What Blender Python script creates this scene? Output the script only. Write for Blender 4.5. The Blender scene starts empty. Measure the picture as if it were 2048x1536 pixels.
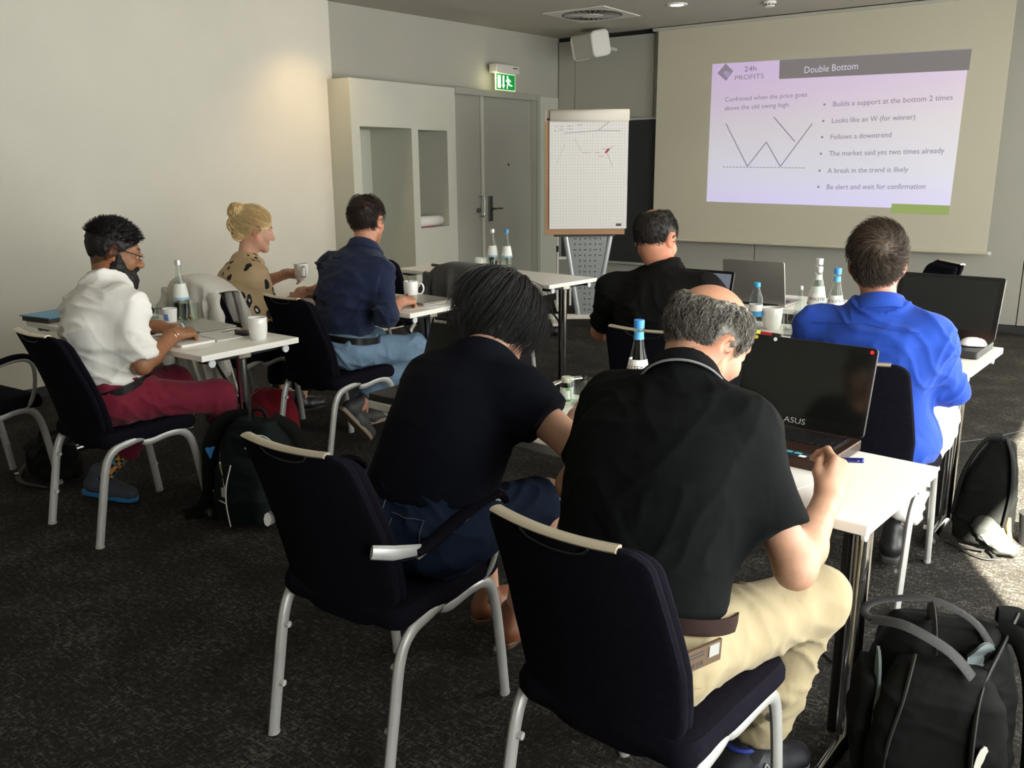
import bpy, math, random
import numpy as np
from mathutils import Vector, Matrix, Euler
random.seed(7); rng = np.random.default_rng(7)
S = bpy.context.scene
COL = S.collection
R = math.radians
PI = math.pi

# ------------------------------------------------------------------ camera
cd = bpy.data.cameras.new('camera'); CAM = bpy.data.objects.new('camera', cd); COL.objects.link(CAM)
cd.sensor_fit = 'HORIZONTAL'; cd.sensor_width = 36.0; cd.lens = 1765.96 / 2048 * 36.0
cd.clip_start = 0.05; cd.clip_end = 100
_p, _r, _y = 0.243538, -0.00863233, 0.622333
_fw = Vector((-math.sin(_y) * math.cos(_p), math.cos(_y) * math.cos(_p), -math.sin(_p)))
_rt = Vector((math.cos(_y), math.sin(_y), 0)); _up = _rt.cross(_fw)
_r2 = math.cos(_r) * _rt + math.sin(_r) * _up; _u2 = -math.sin(_r) * _rt + math.cos(_r) * _up
CAM.matrix_world = Matrix(((_r2.x, _u2.x, -_fw.x, 0), (_r2.y, _u2.y, -_fw.y, 0), (_r2.z, _u2.z, -_fw.z, 1.48), (0, 0, 0, 1)))
S.camera = CAM

# ------------------------------------------------------------------ world, sun, window light, exposure
W = bpy.data.worlds.new('world'); S.world = W; W.use_nodes = True
bg = W.node_tree.nodes['Background']; bg.inputs[0].default_value = (0.78, 0.88, 1.0, 1); bg.inputs[1].default_value = 2.0
XW = 1.15                                                     # window wall
sl = bpy.data.lights.new('sun', 'SUN'); sl.energy = 190.0; sl.angle = R(0.6); sl.color = (1.0, 0.92, 0.76)
SUN = bpy.data.objects.new('sun', sl); COL.objects.link(SUN)
_el = R(35); _sd = Vector((-0.44 * math.cos(_el), 0.898 * math.cos(_el), -math.sin(_el)))
SUN.rotation_euler = _sd.to_track_quat('-Z', 'Y').to_euler(); SUN.location = (4, -4, 6)
WINDOWS = [(0.17, 2.75), (3.15, 5.5), (5.9, 8.25)]
for _a, _b in WINDOWS:
    al = bpy.data.lights.new('daylight', 'AREA'); al.shape = 'RECTANGLE'; al.size = _b - _a; al.size_y = 2.3
    al.energy = {0.17: 140.0, 3.15: 150.0, 5.9: 36.0}[_a]; al.color = (1.0, 0.96, 0.885)
    ao = bpy.data.objects.new('window_daylight', al); COL.objects.link(ao)
    ao.location = (XW + 0.10, (_a + _b) / 2, 1.35); ao.rotation_euler = (R(90), 0, R(90))
S.view_settings.view_transform = 'Standard'; S.view_settings.look = 'None'
S.view_settings.exposure = 0.0; S.view_settings.gamma = 1.0; S.view_settings.use_curve_mapping = False

# ------------------------------------------------------------------ materials
MATS = {}
def M(name, col=(0.8, 0.8, 0.8), rough=0.5, metal=0.0, var=0.0, vs=8.0, bump=0.0, bs=60.0, spec=0.5, stretch=(1, 1, 1), sheen=0.0, emit=None, es=1.0, sss=0.0, attr=None, coat=0.0):
    if name in MATS: return MATS[name]
    m = bpy.data.materials.new(name); m.use_nodes = True; nt = m.node_tree; N = nt.nodes; L = nt.links
    b = N['Principled BSDF']
    b.inputs['Base Color'].default_value = (*col, 1); b.inputs['Roughness'].default_value = rough
    b.inputs['Metallic'].default_value = metal; b.inputs['Specular IOR Level'].default_value = spec
    if sheen: b.inputs['Sheen Weight'].default_value = sheen
    if coat: b.inputs['Coat Weight'].default_value = coat
    if sss:
        b.inputs['Subsurface Weight'].default_value = sss; b.inputs['Subsurface Radius'].default_value = (0.012, 0.004, 0.002)
    if emit: b.inputs['Emission Color'].default_value = (*emit, 1); b.inputs['Emission Strength'].default_value = es
    src = None
    if attr:
        a = N.new('ShaderNodeAttribute'); a.attribute_name = attr; src = a.outputs['Color']; L.new(src, b.inputs['Base Color'])
    if var or bump:
        tc = N.new('ShaderNodeTexCoord'); mp = N.new('ShaderNodeMapping'); mp.inputs['Scale'].default_value = stretch
        L.new(tc.outputs['Object'], mp.inputs['Vector'])
    if var:
        nz = N.new('ShaderNodeTexNoise'); nz.inputs['Scale'].default_value = vs; nz.inputs['Detail'].default_value = 4
        L.new(mp.outputs[0], nz.inputs['Vector'])
        mr = N.new('ShaderNodeMapRange'); mr.inputs[1].default_value = 0.3; mr.inputs[2].default_value = 0.7
        mr.inputs[3].default_value = 1 - var; mr.inputs[4].default_value = 1 + var
        L.new(nz.outputs[0], mr.inputs[0])
        mx = N.new('ShaderNodeMix'); mx.data_type = 'RGBA'; mx.blend_type = 'MULTIPLY'; mx.inputs[0].default_value = 1
        if src: L.new(src, mx.inputs[6])
        else: mx.inputs[6].default_value = (*col, 1)
        L.new(mr.outputs[0], mx.inputs[7]); L.new(mx.outputs[2], b.inputs['Base Color'])
    if bump:
        n2 = N.new('ShaderNodeTexNoise'); n2.inputs['Scale'].default_value = bs; n2.inputs['Detail'].default_value = 3
        L.new(mp.outputs[0], n2.inputs['Vector'])
        bp = N.new('ShaderNodeBump'); bp.inputs['Strength'].default_value = bump; bp.inputs['Distance'].default_value = 0.01
        L.new(n2.outputs[0], bp.inputs['Height']); L.new(bp.outputs[0], b.inputs['Normal'])
    MATS[name] = m; return m
def nodes_of(m): return m.node_tree.nodes, m.node_tree.links
def clear_glass(name, tint=(0.95, 0.98, 0.96), refl=1.0):
    if name in MATS: return MATS[name]
    m = bpy.data.materials.new(name); m.use_nodes = True; N, L = nodes_of(m); N.clear()
    out = N.new('ShaderNodeOutputMaterial'); t = N.new('ShaderNodeBsdfTransparent'); t.inputs[0].default_value = (*tint, 1)
    g = N.new('ShaderNodeBsdfGlossy'); g.inputs['Roughness'].default_value = 0.02; g.inputs['Color'].default_value = (refl, refl, refl, 1)
    lw = N.new('ShaderNodeLayerWeight'); lw.inputs[0].default_value = 0.5; pw = N.new('ShaderNodeMath'); pw.operation = 'POWER'; pw.inputs[1].default_value = 4.0; L.new(lw.outputs['Facing'], pw.inputs[0])
    ma = N.new('ShaderNodeMath'); ma.operation = 'MULTIPLY_ADD'; ma.inputs[1].default_value = 0.75; ma.inputs[2].default_value = 0.03; L.new(pw.outputs[0], ma.inputs[0])
    mx = N.new('ShaderNodeMixShader'); L.new(ma.outputs[0], mx.inputs[0]); L.new(t.outputs[0], mx.inputs[1]); L.new(g.outputs[0], mx.inputs[2])
    L.new(mx.outputs[0], out.inputs[0]); MATS[name] = m; return m

def carpet_mat():
    m = M('carpet', (0.02, 0.02, 0.018), 0.95, spec=0.15); N, L = nodes_of(m); b = N['Principled BSDF']
    tc = N.new('ShaderNodeTexCoord')
    mp = N.new('ShaderNodeMapping'); mp.inputs['Scale'].default_value = (17, 62, 1); mp.inputs['Rotation'].default_value = (0, 0, R(4)); L.new(tc.outputs['Object'], mp.inputs[0])
    a = N.new('ShaderNodeTexNoise'); a.inputs['Scale'].default_value = 1.6; a.inputs['Detail'].default_value = 4; a.inputs['Roughness'].default_value = 0.75; L.new(mp.outputs[0], a.inputs[0])
    mp2 = N.new('ShaderNodeMapping'); mp2.inputs['Scale'].default_value = (74, 26, 1); mp2.inputs['Rotation'].default_value = (0, 0, R(4)); L.new(tc.outputs['Object'], mp2.inputs[0])
    a2 = N.new('ShaderNodeTexNoise'); a2.inputs['Scale'].default_value = 1.5; a2.inputs['Detail'].default_value = 4; a2.inputs['Roughness'].default_value = 0.75; L.new(mp2.outputs[0], a2.inputs[0])
    mxm = N.new('ShaderNodeMath'); mxm.operation = 'MAXIMUM'; L.new(a.outputs[0], mxm.inputs[0]); L.new(a2.outputs[0], mxm.inputs[1])
    big = N.new('ShaderNodeTexNoise'); big.inputs['Scale'].default_value = 5; big.inputs['Detail'].default_value = 3; L.new(tc.outputs['Object'], big.inputs[0])
    ad = N.new('ShaderNodeMath'); ad.operation = 'MULTIPLY_ADD'; ad.inputs[1].default_value = 0.22; L.new(big.outputs[0], ad.inputs[0]); L.new(mxm.outputs[0], ad.inputs[2])
    rp = N.new('ShaderNodeValToRGB'); e = rp.color_ramp.elements
    e[0].position = 0.50; e[0].color = (0.0095, 0.0088, 0.0076, 1); e[1].position = 0.86; e[1].color = (0.165, 0.152, 0.128, 1)
    k = rp.color_ramp.elements.new(0.66); k.color = (0.023, 0.021, 0.018, 1)
    L.new(ad.outputs[0], rp.inputs[0])
    f = N.new('ShaderNodeTexNoise'); f.inputs['Scale'].default_value = 420; L.new(tc.outputs['Object'], f.inputs[0])
    mr = N.new('ShaderNodeMapRange'); mr.inputs[1].default_value = .35; mr.inputs[2].default_value = .65; mr.inputs[3].default_value = .45; mr.inputs[4].default_value = 1.55; L.new(f.outputs[0], mr.inputs[0])
    mx = N.new('ShaderNodeMix'); mx.data_type = 'RGBA'; mx.blend_type = 'MULTIPLY'; mx.inputs[0].default_value = 1; L.new(rp.outputs[0], mx.inputs[6]); L.new(mr.outputs[0], mx.inputs[7]); L.new(mx.outputs[2], b.inputs['Base Color'])
    bp = N.new('ShaderNodeBump'); bp.inputs['Strength'].default_value = 0.6; bp.inputs['Distance'].default_value = 0.006; L.new(f.outputs[0], bp.inputs['Height']); L.new(bp.outputs[0], b.inputs['Normal'])
    return m

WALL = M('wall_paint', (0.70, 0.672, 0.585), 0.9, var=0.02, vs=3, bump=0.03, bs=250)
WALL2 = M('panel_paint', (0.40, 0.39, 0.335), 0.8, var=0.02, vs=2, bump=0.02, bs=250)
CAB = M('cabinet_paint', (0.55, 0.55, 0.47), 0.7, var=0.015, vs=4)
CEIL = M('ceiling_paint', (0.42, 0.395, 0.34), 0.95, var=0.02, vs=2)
DOORM = M('door_paint', (0.37, 0.365, 0.31), 0.6, var=0.02, vs=3)
BLACKGAP = M('shadow_gap_black', (0.012, 0.012, 0.012), 0.9)
WHITELAM = M('white_laminate', (0.88, 0.86, 0.80), 0.32, var=0.01, vs=5)
WHITE = M('white_plastic', (0.80, 0.80, 0.77), 0.4)
CHROME = M('chrome', (0.62, 0.62, 0.62), 0.12, 1.0)
ALU = M('brushed_aluminium', (0.47, 0.47, 0.45), 0.38, 0.35, var=0.03, vs=30)
ALUGOLD = M('satin_trim', (0.62, 0.55, 0.42), 0.35, 0.6)
BLACKP = M('black_plastic', (0.012, 0.012, 0.013), 0.45)
BLACKG = M('black_gloss', (0.006, 0.006, 0.007), 0.06, spec=0.6)
CHAIRF = M('chair_fabric', (0.0064, 0.0057, 0.0098), 0.95, var=0.25, vs=90, bump=0.25, bs=900, sheen=0.0, spec=0.06)
SILVER = M('laptop_silver', (0.42, 0.40, 0.36), 0.38, 0.7)
CERAM = M('white_ceramic', (0.85, 0.84, 0.80), 0.18, coat=0.3)
GLASS = clear_glass('clear_glass'); GREENGLASS = clear_glass('bottle_glass', (0.90, 0.955, 0.92))
PAPER = M('paper_white', (0.82, 0.80, 0.76), 0.8)
BLUECAP = M('blue_cap', (0.05, 0.30, 0.72), 0.4)
LABELW = M('label_paper', (0.82, 0.82, 0.78), 0.6)
INK = M('ink_dark', (0.03, 0.03, 0.04), 0.7)
RED = M('red_plastic', (0.65, 0.03, 0.04), 0.4)
ORANGE = M('orange_plastic', (0.85, 0.20, 0.03), 0.4)

# ------------------------------------------------------------------ object helpers
def link(o, parent=None):
    COL.objects.link(o)
    if parent: o.parent = parent
    return o
def tag(o, label, cat, group=None):
    o['label'] = label; o['category'] = cat
    if group: o['group'] = group
    return o
def thing(name, label, cat, loc=(0, 0, 0), rz=0.0, group=None):
    o = bpy.data.objects.new(name, None); o.empty_display_size = 0.1; link(o)
    o.location = loc; o.rotation_euler = (0, 0, rz); return tag(o, label, cat, group)
def copy_tree(o, parent=None):
    c = o.copy(); COL.objects.link(c); c.parent = parent
    for ch in list(o.children): copy_tree(ch, c)
    return c

def catmull(P, n=6, closed=False):
    P = [np.array(p, float) for p in P]; out = []; m = len(P)
    for i in range(m if closed else m - 1):
        if closed: a, b, c, d = P[i - 1], P[i], P[(i + 1) % m], P[(i + 2) % m]
        else: a, b, c, d = P[max(i - 1, 0)], P[i], P[i + 1], P[min(i + 2, m - 1)]
        for k in range(n):
            t = k / n
            out.append(0.5 * ((2 * b) + (-a + c) * t + (2 * a - 5 * b + 4 * c - d) * t * t + (-a + 3 * b - 3 * c + d) * t ** 3))
    if not closed: out.append(P[-1])
    return out

class MB:
    def __init__(s): s.v = []; s.f = []; s.m = []
    def add(s, vs, fs, mi=0):
        o = len(s.v); s.v += [tuple(map(float, p)) for p in vs]; s.f += [tuple(i + o for i in f) for f in fs]; s.m += [mi] * len(fs); return s
    def box(s, lo, hi, mi=0, mat=None):
        (a, b, c), (d, e, f) = lo, hi
        vs = [(a, b, c), (d, b, c), (d, e, c), (a, e, c), (a, b, f), (d, b, f), (d, e, f), (a, e, f)]
        if mat is not None: vs = [tuple(mat @ Vector(p)) for p in vs]
        return s.add(vs, [(0, 3, 2, 1), (4, 5, 6, 7), (0, 1, 5, 4), (1, 2, 6, 5), (2, 3, 7, 6), (3, 0, 4, 7)], mi)
    def cbox(s, c, size, mi=0, rot=None):
        h = [x / 2 for x in size]; mat = Matrix.Translation(c) @ (rot.to_4x4() if rot is not None else Matrix.Identity(4))
        return s.box([-x for x in h], h, mi, mat)
    def tube(s, path, r, n=10, mi=0, closed=False, ry=None, ref=(0, 0, 1), caps=True):
        P = [np.array(p, float) for p in path]; m = len(P)
        rr = r if isinstance(r, (list, tuple, np.ndarray)) else [r] * m
        rv = (ry if isinstance(ry, (list, tuple, np.ndarray)) else [ry] * m) if ry is not None else rr
        ref = np.array(ref, float); vs = []; prev = None
        for i in range(m):
            if closed: t = P[(i + 1) % m] - P[i - 1]
            else: t = P[min(i + 1, m - 1)] - P[max(i - 1, 0)]
            t = t / (np.linalg.norm(t) + 1e-12)
            if ry is None and prev is not None: u = prev - t * (prev @ t)
            else:
                u = np.cross(ref, t)
                if np.linalg.norm(u) < 1e-3: u = np.cross((1, 0.3, 0.1), t)
            u = u / (np.linalg.norm(u) + 1e-12); w = np.cross(t, u); prev = u
            for k in range(n):
                a = 2 * PI * k / n; vs.append(P[i] + u * math.cos(a) * rr[i] + w * math.sin(a) * rv[i])
        fs = []
        for i in range(m if closed else m - 1):
            for k in range(n):
                j = (i + 1) % m; k2 = (k + 1) % n
                fs.append((i * n + k, i * n + k2, j * n + k2, j * n + k))
        if caps and not closed: fs.append(tuple(range(n - 1, -1, -1))); fs.append(tuple((m - 1) * n + k for k in range(n)))
        return s.add(vs, fs, mi)
    def lathe(s, prof, n=28, c=(0, 0, 0), mi=0, sx=1.0, sy=1.0, a0=0.0, a1=2 * PI):
        full = abs(a1 - a0 - 2 * PI) < 1e-6; kk = n if full else n + 1; vs = []; fs = []
        for (r, z) in prof:
            for k in range(kk):
                a = a0 + (a1 - a0) * k / n; vs.append((c[0] + r * math.cos(a) * sx, c[1] + r * math.sin(a) * sy, c[2] + z))
        for i in range(len(prof) - 1):
            for k in range(n):
                k2 = (k + 1) % kk
                fs.append((i * kk + k, i * kk + k2, (i + 1) * kk + k2, (i + 1) * kk + k))
        return s.add(vs, fs, mi)
    def prism(s, poly, z0, z1, mi=0, mat=None):
        n = len(poly); vs = [(x, y, z0) for x, y in poly] + [(x, y, z1) for x, y in poly]
        if mat is not None: vs = [tuple(mat @ Vector(p)) for p in vs]
        return s.add(vs, [tuple(range(n - 1, -1, -1)), tuple(range(n, 2 * n))] + [(i, (i + 1) % n, n + (i + 1) % n, n + i) for i in range(n)], mi)
    def pillow(s, outline, prof, mapf, mi=0, scales=(0.93, 0.8, 0.55, 0.28)):
        """outline (u,v) convex; prof list of (w, inset) from back to front; mapf(u,v,w)->xyz"""
        O = np.array(outline, float); n = len(O); c = O.mean(0); vs = []; fs = []
        def ring(ins, w, sc=None):
            if sc is None:
                d = O - c; ln = np.linalg.norm(d, axis=1, keepdims=True); q = O - d / ln * ins
            else: q = c + (O - c) * sc
            for (u, v) in q: vs.append(mapf(u, v, w))
        i0 = prof[0][1]; i1 = prof[-1][1]; rings = 0; md = np.linalg.norm(O - c, axis=1).mean()
        for sc in reversed(scales): ring(0, prof[0][0], sc * (1 - i0 / md)); rings += 1
        for (w, ins) in prof: ring(ins, w); rings += 1
        for sc in scales: ring(0, prof[-1][0], sc * (1 - i1 / md)); rings += 1
        for i in range(rings - 1):
            for k in range(n):
                k2 = (k + 1) % n; fs.append((i * n + k, i * n + k2, (i + 1) * n + k2, (i + 1) * n + k))
        fs.append(tuple(range(n - 1, -1, -1))); fs.append(tuple((rings - 1) * n + k for k in range(n)))
        return s.add(vs, fs, mi)
    def build(s, name, mats, parent=None, smooth=True, bevel=0.0, seg=2, angle=40):
        me = bpy.data.meshes.new(name); me.from_pydata(s.v, [], s.f)
        if not isinstance(mats, (list, tuple)): mats = [mats]
        for m in mats: me.materials.append(m)
        if len(mats) > 1: me.polygons.foreach_set('material_index', s.m)
        me.validate(); me.update()
        o = link(bpy.data.objects.new(name, me), parent)
        if smooth:
            me.polygons.foreach_set('use_smooth', [True] * len(me.polygons)); me.set_sharp_from_angle(angle=R(angle))
        if bevel:
            b = o.modifiers.new('bevel', 'BEVEL'); b.width = bevel; b.segments = seg; b.limit_method = 'ANGLE'; b.angle_limit = R(35)
        return o
def mesh_np(name, V, F, mats, parent=None, smooth=True, colors=None):
    me = bpy.data.meshes.new(name); F = np.asarray(F, np.int32); k = F.shape[1]
    me.vertices.add(len(V)); me.vertices.foreach_set('co', np.asarray(V, np.float32).ravel())
    me.loops.add(F.size); me.loops.foreach_set('vertex_index', F.ravel())
    me.polygons.add(len(F)); me.polygons.foreach_set('loop_start', np.arange(0, F.size, k, dtype=np.int32))
    me.update(calc_edges=True)
    if smooth: me.polygons.foreach_set('use_smooth', np.ones(len(F), bool))
    for m in (mats if isinstance(mats, (list, tuple)) else [mats]): me.materials.append(m)
    if colors is not None:
        a = me.attributes.new('Col', 'FLOAT_COLOR', 'POINT'); c = np.ones((len(V), 4), np.float32); c[:, :3] = colors; a.data.foreach_set('color', c.ravel())
    me.validate()
    return link(bpy.data.objects.new(name, me), parent)
def struct(o):
    o['kind'] = 'structure'; return o
def sbox(name, lo, hi, mat, parent=None, bevel=0.0):
    o = MB().box(lo, hi).build(name, mat, parent, smooth=False, bevel=bevel)
    if parent is None: struct(o)
    return o
_txt = {}
def text(name, s, size, mat, parent, mtx, warp=None, align='LEFT', extrude=0.0, shear=0.0, width=None, sx=1.0):
    cu = bpy.data.curves.new('t', 'FONT'); cu.body = s; cu.size = size; cu.align_x = align; cu.extrude = extrude; cu.shear = shear; cu.resolution_u = 3
    to = bpy.data.objects.new('t', cu); COL.objects.link(to); dg = bpy.context.evaluated_depsgraph_get(); dg.update()
    me = bpy.data.meshes.new_from_object(to.evaluated_get(dg)); bpy.data.objects.remove(to); bpy.data.curves.remove(cu)
    me.name = name; n = len(me.vertices); co = np.empty(n * 3, np.float32); me.vertices.foreach_get('co', co); co = co.reshape(-1, 3)
    if width:
        w = co[:, 0].max() - co[:, 0].min(); co[:, 0] *= width / max(w, 1e-6)
    co[:, 0] *= sx
    out = np.array([(warp(*p) if warp else tuple(mtx @ Vector(p))) for p in co], np.float32)
    me.vertices.foreach_set('co', out.ravel()); me.materials.clear(); me.materials.append(mat); me.update()
    return link(bpy.data.objects.new(name, me), parent)
def rrect(w, h, r, n=5, cx=0.0, cy=0.0):
    rs = r if isinstance(r, (list, tuple)) else [r] * 4; out = []
    for (sx, sy, a0), q in zip(((1, -1, -90), (1, 1, 0), (-1, 1, 90), (-1, -1, 180)), rs):
        for k in range(n + 1):
            a = R(a0 + 90 * k / n); out.append((cx + sx * (w / 2 - q) + q * math.cos(a), cy + sy * (h / 2 - q) + q * math.sin(a)))
    return out
# ================================================================== the room
CZ = 2.813
struct(MB().box((-6.3, -3.0, -0.06), (XW + 0.12, 8.9, 0.0)).build('floor', carpet_mat(), smooth=False))
sbox('wall_left', (-6.02, -3.0, 0), (-5.90, 5.61, 2.95), WALL)
sbox('wall_rear', (-6.0, -3.1, 0), (XW + 0.12, -3.0, 2.95), WALL)
sbox('baseboard_left', (-5.905, -3.0, 0.0), (-5.885, 5.55, 0.065), M('dark_skirting', (0.03, 0.03, 0.03), 0.7))
# built-out box with the two niches and the door recess
FX = -5.636
al = MB()
BX = -6.16
al.box((BX, 5.55, 0), (FX, 5.65, 2.2)); al.box((BX, 5.65, 1.81), (FX, 6.40, 2.2)); al.box((BX, 5.65, 0), (FX, 6.31, 0.10))
al.box((BX, 6.31, 0), (FX, 6.40, 1.81)); al.box((BX, 6.40, 0), (FX, 6.82, 0.90)); al.box((BX, 6.40, 1.80), (FX, 6.82, 2.2)); al.box((BX, 6.82, 0), (FX, 6.95, 2.2))
al.box((BX - 0.04, 5.60, 0), (BX, 8.8, 2.2))
al.box((BX, 6.95, 2.176), (FX, 8.36, 2.2)); al.box((BX, 8.36, 0), (FX, 8.80, 2.2))
struct(al.build('wall_alcove', CAB, smooth=False))
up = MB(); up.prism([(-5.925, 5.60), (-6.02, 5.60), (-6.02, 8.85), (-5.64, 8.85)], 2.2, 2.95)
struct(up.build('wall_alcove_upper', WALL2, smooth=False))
sbox('trim_1', (FX - 0.002, 8.36, 0), (FX + 0.012, 8.42, 2.2), DOORM, bevel=0.002)
sbox('trim_2', (FX - 0.002, 6.95, 2.15), (FX + 0.010, 8.42, 2.21), DOORM, bevel=0.002)
# double door
def door(name, y0, y1):
    d = struct(MB().box((-5.76, y0, 0.005), (-5.712, y1, 2.172)).build(name, DOORM, smooth=False, bevel=0.003)); return d
d1 = door('door_1', 6.955, 7.455); d2 = door('door_2', 7.47, 8.355)
STEEL = M('dark_steel', (0.18, 0.17, 0.16), 0.35, 0.9)
MB().box((-5.714, 7.435, 0.01), (-5.695, 7.485, 2.17)).build('meeting_stile', CAB, d2, smooth=False, bevel=0.003)
MB().box((-5.714, 7.56, 0.90), (-5.700, 7.63, 1.16)).build('lock_plate', STEEL, d2, smooth=False, bevel=0.003)
MB().tube(catmull([(-5.70, 7.60, 1.03), (-5.665, 7.60, 1.03), (-5.655, 7.62, 1.03), (-5.655, 7.74, 1.03)], 4), 0.009).build('lever_handle', STEEL, d2)
MB().lathe([(0, 0), (0.012, 0), (0.012, 0.006), (0, 0.006)], 14).build('peephole', BLACKP, d2).matrix_local = Matrix.Translation((-5.712, 7.93, 1.48)) @ Matrix.Rotation(R(90), 4, 'Y')
MB().tube(catmull([(-5.71, 7.40, 1.16), (-5.665, 7.41, 1.16), (-5.655, 7.42, 1.12), (-5.655, 7.42, 1.0), (-5.665, 7.41, 0.96), (-5.71, 7.40, 0.96)], 4), 0.008).build('pull_handle', CHROME, d1)
MB().lathe([(0.026, 0), (0.026, 0.02), (0.0, 0.022)], 16).build('knob', STEEL, d1).matrix_local = Matrix.Translation((-5.712, 7.385, 1.02)) @ Matrix.Rotation(R(90), 4, 'Y')
# back wall of tall panels over a black gap
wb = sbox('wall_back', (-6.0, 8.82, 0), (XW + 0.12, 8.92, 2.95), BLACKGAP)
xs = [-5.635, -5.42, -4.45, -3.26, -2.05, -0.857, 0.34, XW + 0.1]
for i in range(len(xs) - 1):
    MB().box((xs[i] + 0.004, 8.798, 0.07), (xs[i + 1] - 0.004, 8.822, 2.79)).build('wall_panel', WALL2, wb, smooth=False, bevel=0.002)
sbox('baseboard_back', (-5.64, 8.790, 0.0), (XW, 8.815, 0.065), M('dark_skirting', (0.03, 0.03, 0.03), 0.7))
# ceiling
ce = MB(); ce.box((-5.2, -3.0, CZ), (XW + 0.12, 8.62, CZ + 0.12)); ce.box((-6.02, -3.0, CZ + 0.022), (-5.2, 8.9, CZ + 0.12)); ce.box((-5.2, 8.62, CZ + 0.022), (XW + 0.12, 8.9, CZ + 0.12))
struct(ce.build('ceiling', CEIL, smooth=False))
# window wall, out of the frame to the right
rw = MB(); ys = [-3.0] + [q for w in WINDOWS for q in w] + [8.9]
for i in range(0, len(ys), 2): rw.box((XW, ys[i], 0), (XW + 0.12, ys[i + 1], 2.95))
for a, b in WINDOWS: rw.box((XW, a, 0), (XW + 0.12, b, 0.12)); rw.box((XW, a, 2.72), (XW + 0.12, b, 2.95))
struct(rw.build('wall_right', WALL, smooth=False))
FRAMEM = M('window_frame_paint', (0.35, 0.35, 0.36), 0.5)
for i, (a, b) in enumerate(WINDOWS):
    f = MB(); x0, x1 = XW + 0.03, XW + 0.08
    for (y0, y1, z0, z1) in ((a, a + .05, .12, 2.72), (b - .05, b, .12, 2.72), (a, b, .12, .17), (a, b, 2.69, 2.72)): f.box((x0, y0, z0), (x1, y1, z1))
    fo = struct(f.build('window_%d' % (i + 1), FRAMEM, smooth=False))
    MB().box((XW + 0.05, a + .05, .17), (XW + 0.056, b - .05, 2.69)).build('pane', clear_glass('window_glass', (0.97, 0.98, 0.98)), fo, smooth=False)

# ------------------------------------------------------------------ ceiling fittings
t = thing('air_diffuser', 'square white ceiling air diffuser with round black swirl slots', 'air vent', (-4.43, 7.48, CZ))
MB().box((-0.32, -0.34, -0.012), (0.32, 0.34, -0.001)).build('plate', M('vent_white', (0.62, 0.60, 0.55), 0.6), t, smooth=False, bevel=0.004)
MB().lathe([(0, -0.0135), (0.275, -0.0135), (0.275, -0.0125), (0, -0.0125)], 40).build('slot_ring', BLACKGAP, t)
for k in range(28):
    a = 2 * PI * k / 28; ca, sa = math.cos(a), math.sin(a); bl = MB()
    def q(r, off, z): return (r * ca - off * sa, r * sa + off * ca, z)
    bl.add([q(.10, -.003, -.016), q(.262, -.005, -.016), q(.262, .006, -.019), q(.10, .004, -.019), q(.10, -.003, -.0138), q(.262, -.005, -.0138), q(.262, .006, -.0138), q(.10, .004, -.0138)],
           [(0, 1, 2, 3), (4, 7, 6, 5), (0, 4, 5, 1), (1, 5, 6, 2), (2, 6, 7, 3), (3, 7, 4, 0)])
    bl.build('vane', M('vent_vane', (0.30, 0.29, 0.26), 0.6), t, smooth=False)
MB().lathe([(0, -0.022), (0.10, -0.021), (0.104, -0.0138)], 28).build('hub', M('vent_white', (0.62, 0.60, 0.55), 0.6), t)
def downlight(x, y, lab, col=(1, 0.90, 0.74), en=30):
    t = thing('downlight', lab, 'ceiling light', (x, y, CZ), 0, 'round recessed downlights in the ceiling')
    MB().lathe([(0.062, -0.012), (0.085, -0.010), (0.088, -0.001)], 28).build('trim_ring', WHITE, t)
    MB().lathe([(0, -0.006), (0.062, -0.006), (0.062, -0.0055), (0, -0.0055)], 24).build('lens', M('lamp_lens', (0.9, 0.9, 0.88), 0.4, emit=(1, 0.93, 0.8), es=9.0), t)
    l = bpy.data.lights.new('downlight_lamp', 'SPOT'); l.energy = en; l.spot_size = R(110); l.spot_blend = 0.9; l.color = col; l.shadow_soft_size = 0.06
    lo = bpy.data.objects.new('lamp', l); link(lo, t); lo.location = (0, 0, -0.03)
downlight(-3.59, 7.5, 'lit round downlight beside the air diffuser')
downlight(-5.45, 5.22, 'warm round downlight close to the wall niches', (1.0, 0.70, 0.38), 34)
t = thing('smoke_detector', 'small white smoke detector with dark slots on the ceiling', 'smoke detector', (-2.91, 7.88, CZ))
MB().lathe([(0.055, 0), (0.055, -0.015), (0.045, -0.02), (0.045, -0.035), (0.038, -0.042), (0, -0.044)], 24).build('housing', WHITE, t)
for k in range(10):
    a = 2 * PI * k / 10; MB().cbox((0.0455 * math.cos(a), 0.0455 * math.sin(a), -0.028), (0.003, 0.016, 0.010), rot=Matrix.Rotation(a, 3, 'Z')).build('slot', BLACKP, t, smooth=False)
t = thing('wall_loudspeaker', 'pale grey wall loudspeaker tilted down in the far corner', 'loudspeaker', (-4.93, 8.30, 2.66), R(-28))
ro = Matrix.Rotation(R(-14), 4, 'Y')
sp = MB().prism(rrect(0.24, 0.20, 0.03), -0.17, 0.17, mat=Matrix.Rotation(R(90), 4, 'Y') @ Matrix.Rotation(R(12), 4, 'Z')).build('cabinet', M('speaker_grey', (0.62, 0.61, 0.56), 0.5), t, bevel=0.008)
MB().prism(rrect(0.255, 0.215, 0.05), 0.17, 0.215, mat=Matrix.Rotation(R(90), 4, 'Y') @ Matrix.Rotation(R(12), 4, 'Z')).build('end_cap', M('speaker_cap', (0.72, 0.71, 0.66), 0.45), t, bevel=0.02, seg=3)
MB().prism(rrect(0.255, 0.215, 0.05), -0.215, -0.17, mat=Matrix.Rotation(R(90), 4, 'Y') @ Matrix.Rotation(R(12), 4, 'Z')).build('end_cap', M('speaker_cap', (0.72, 0.71, 0.66), 0.45), t, bevel=0.02, seg=3)
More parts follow.
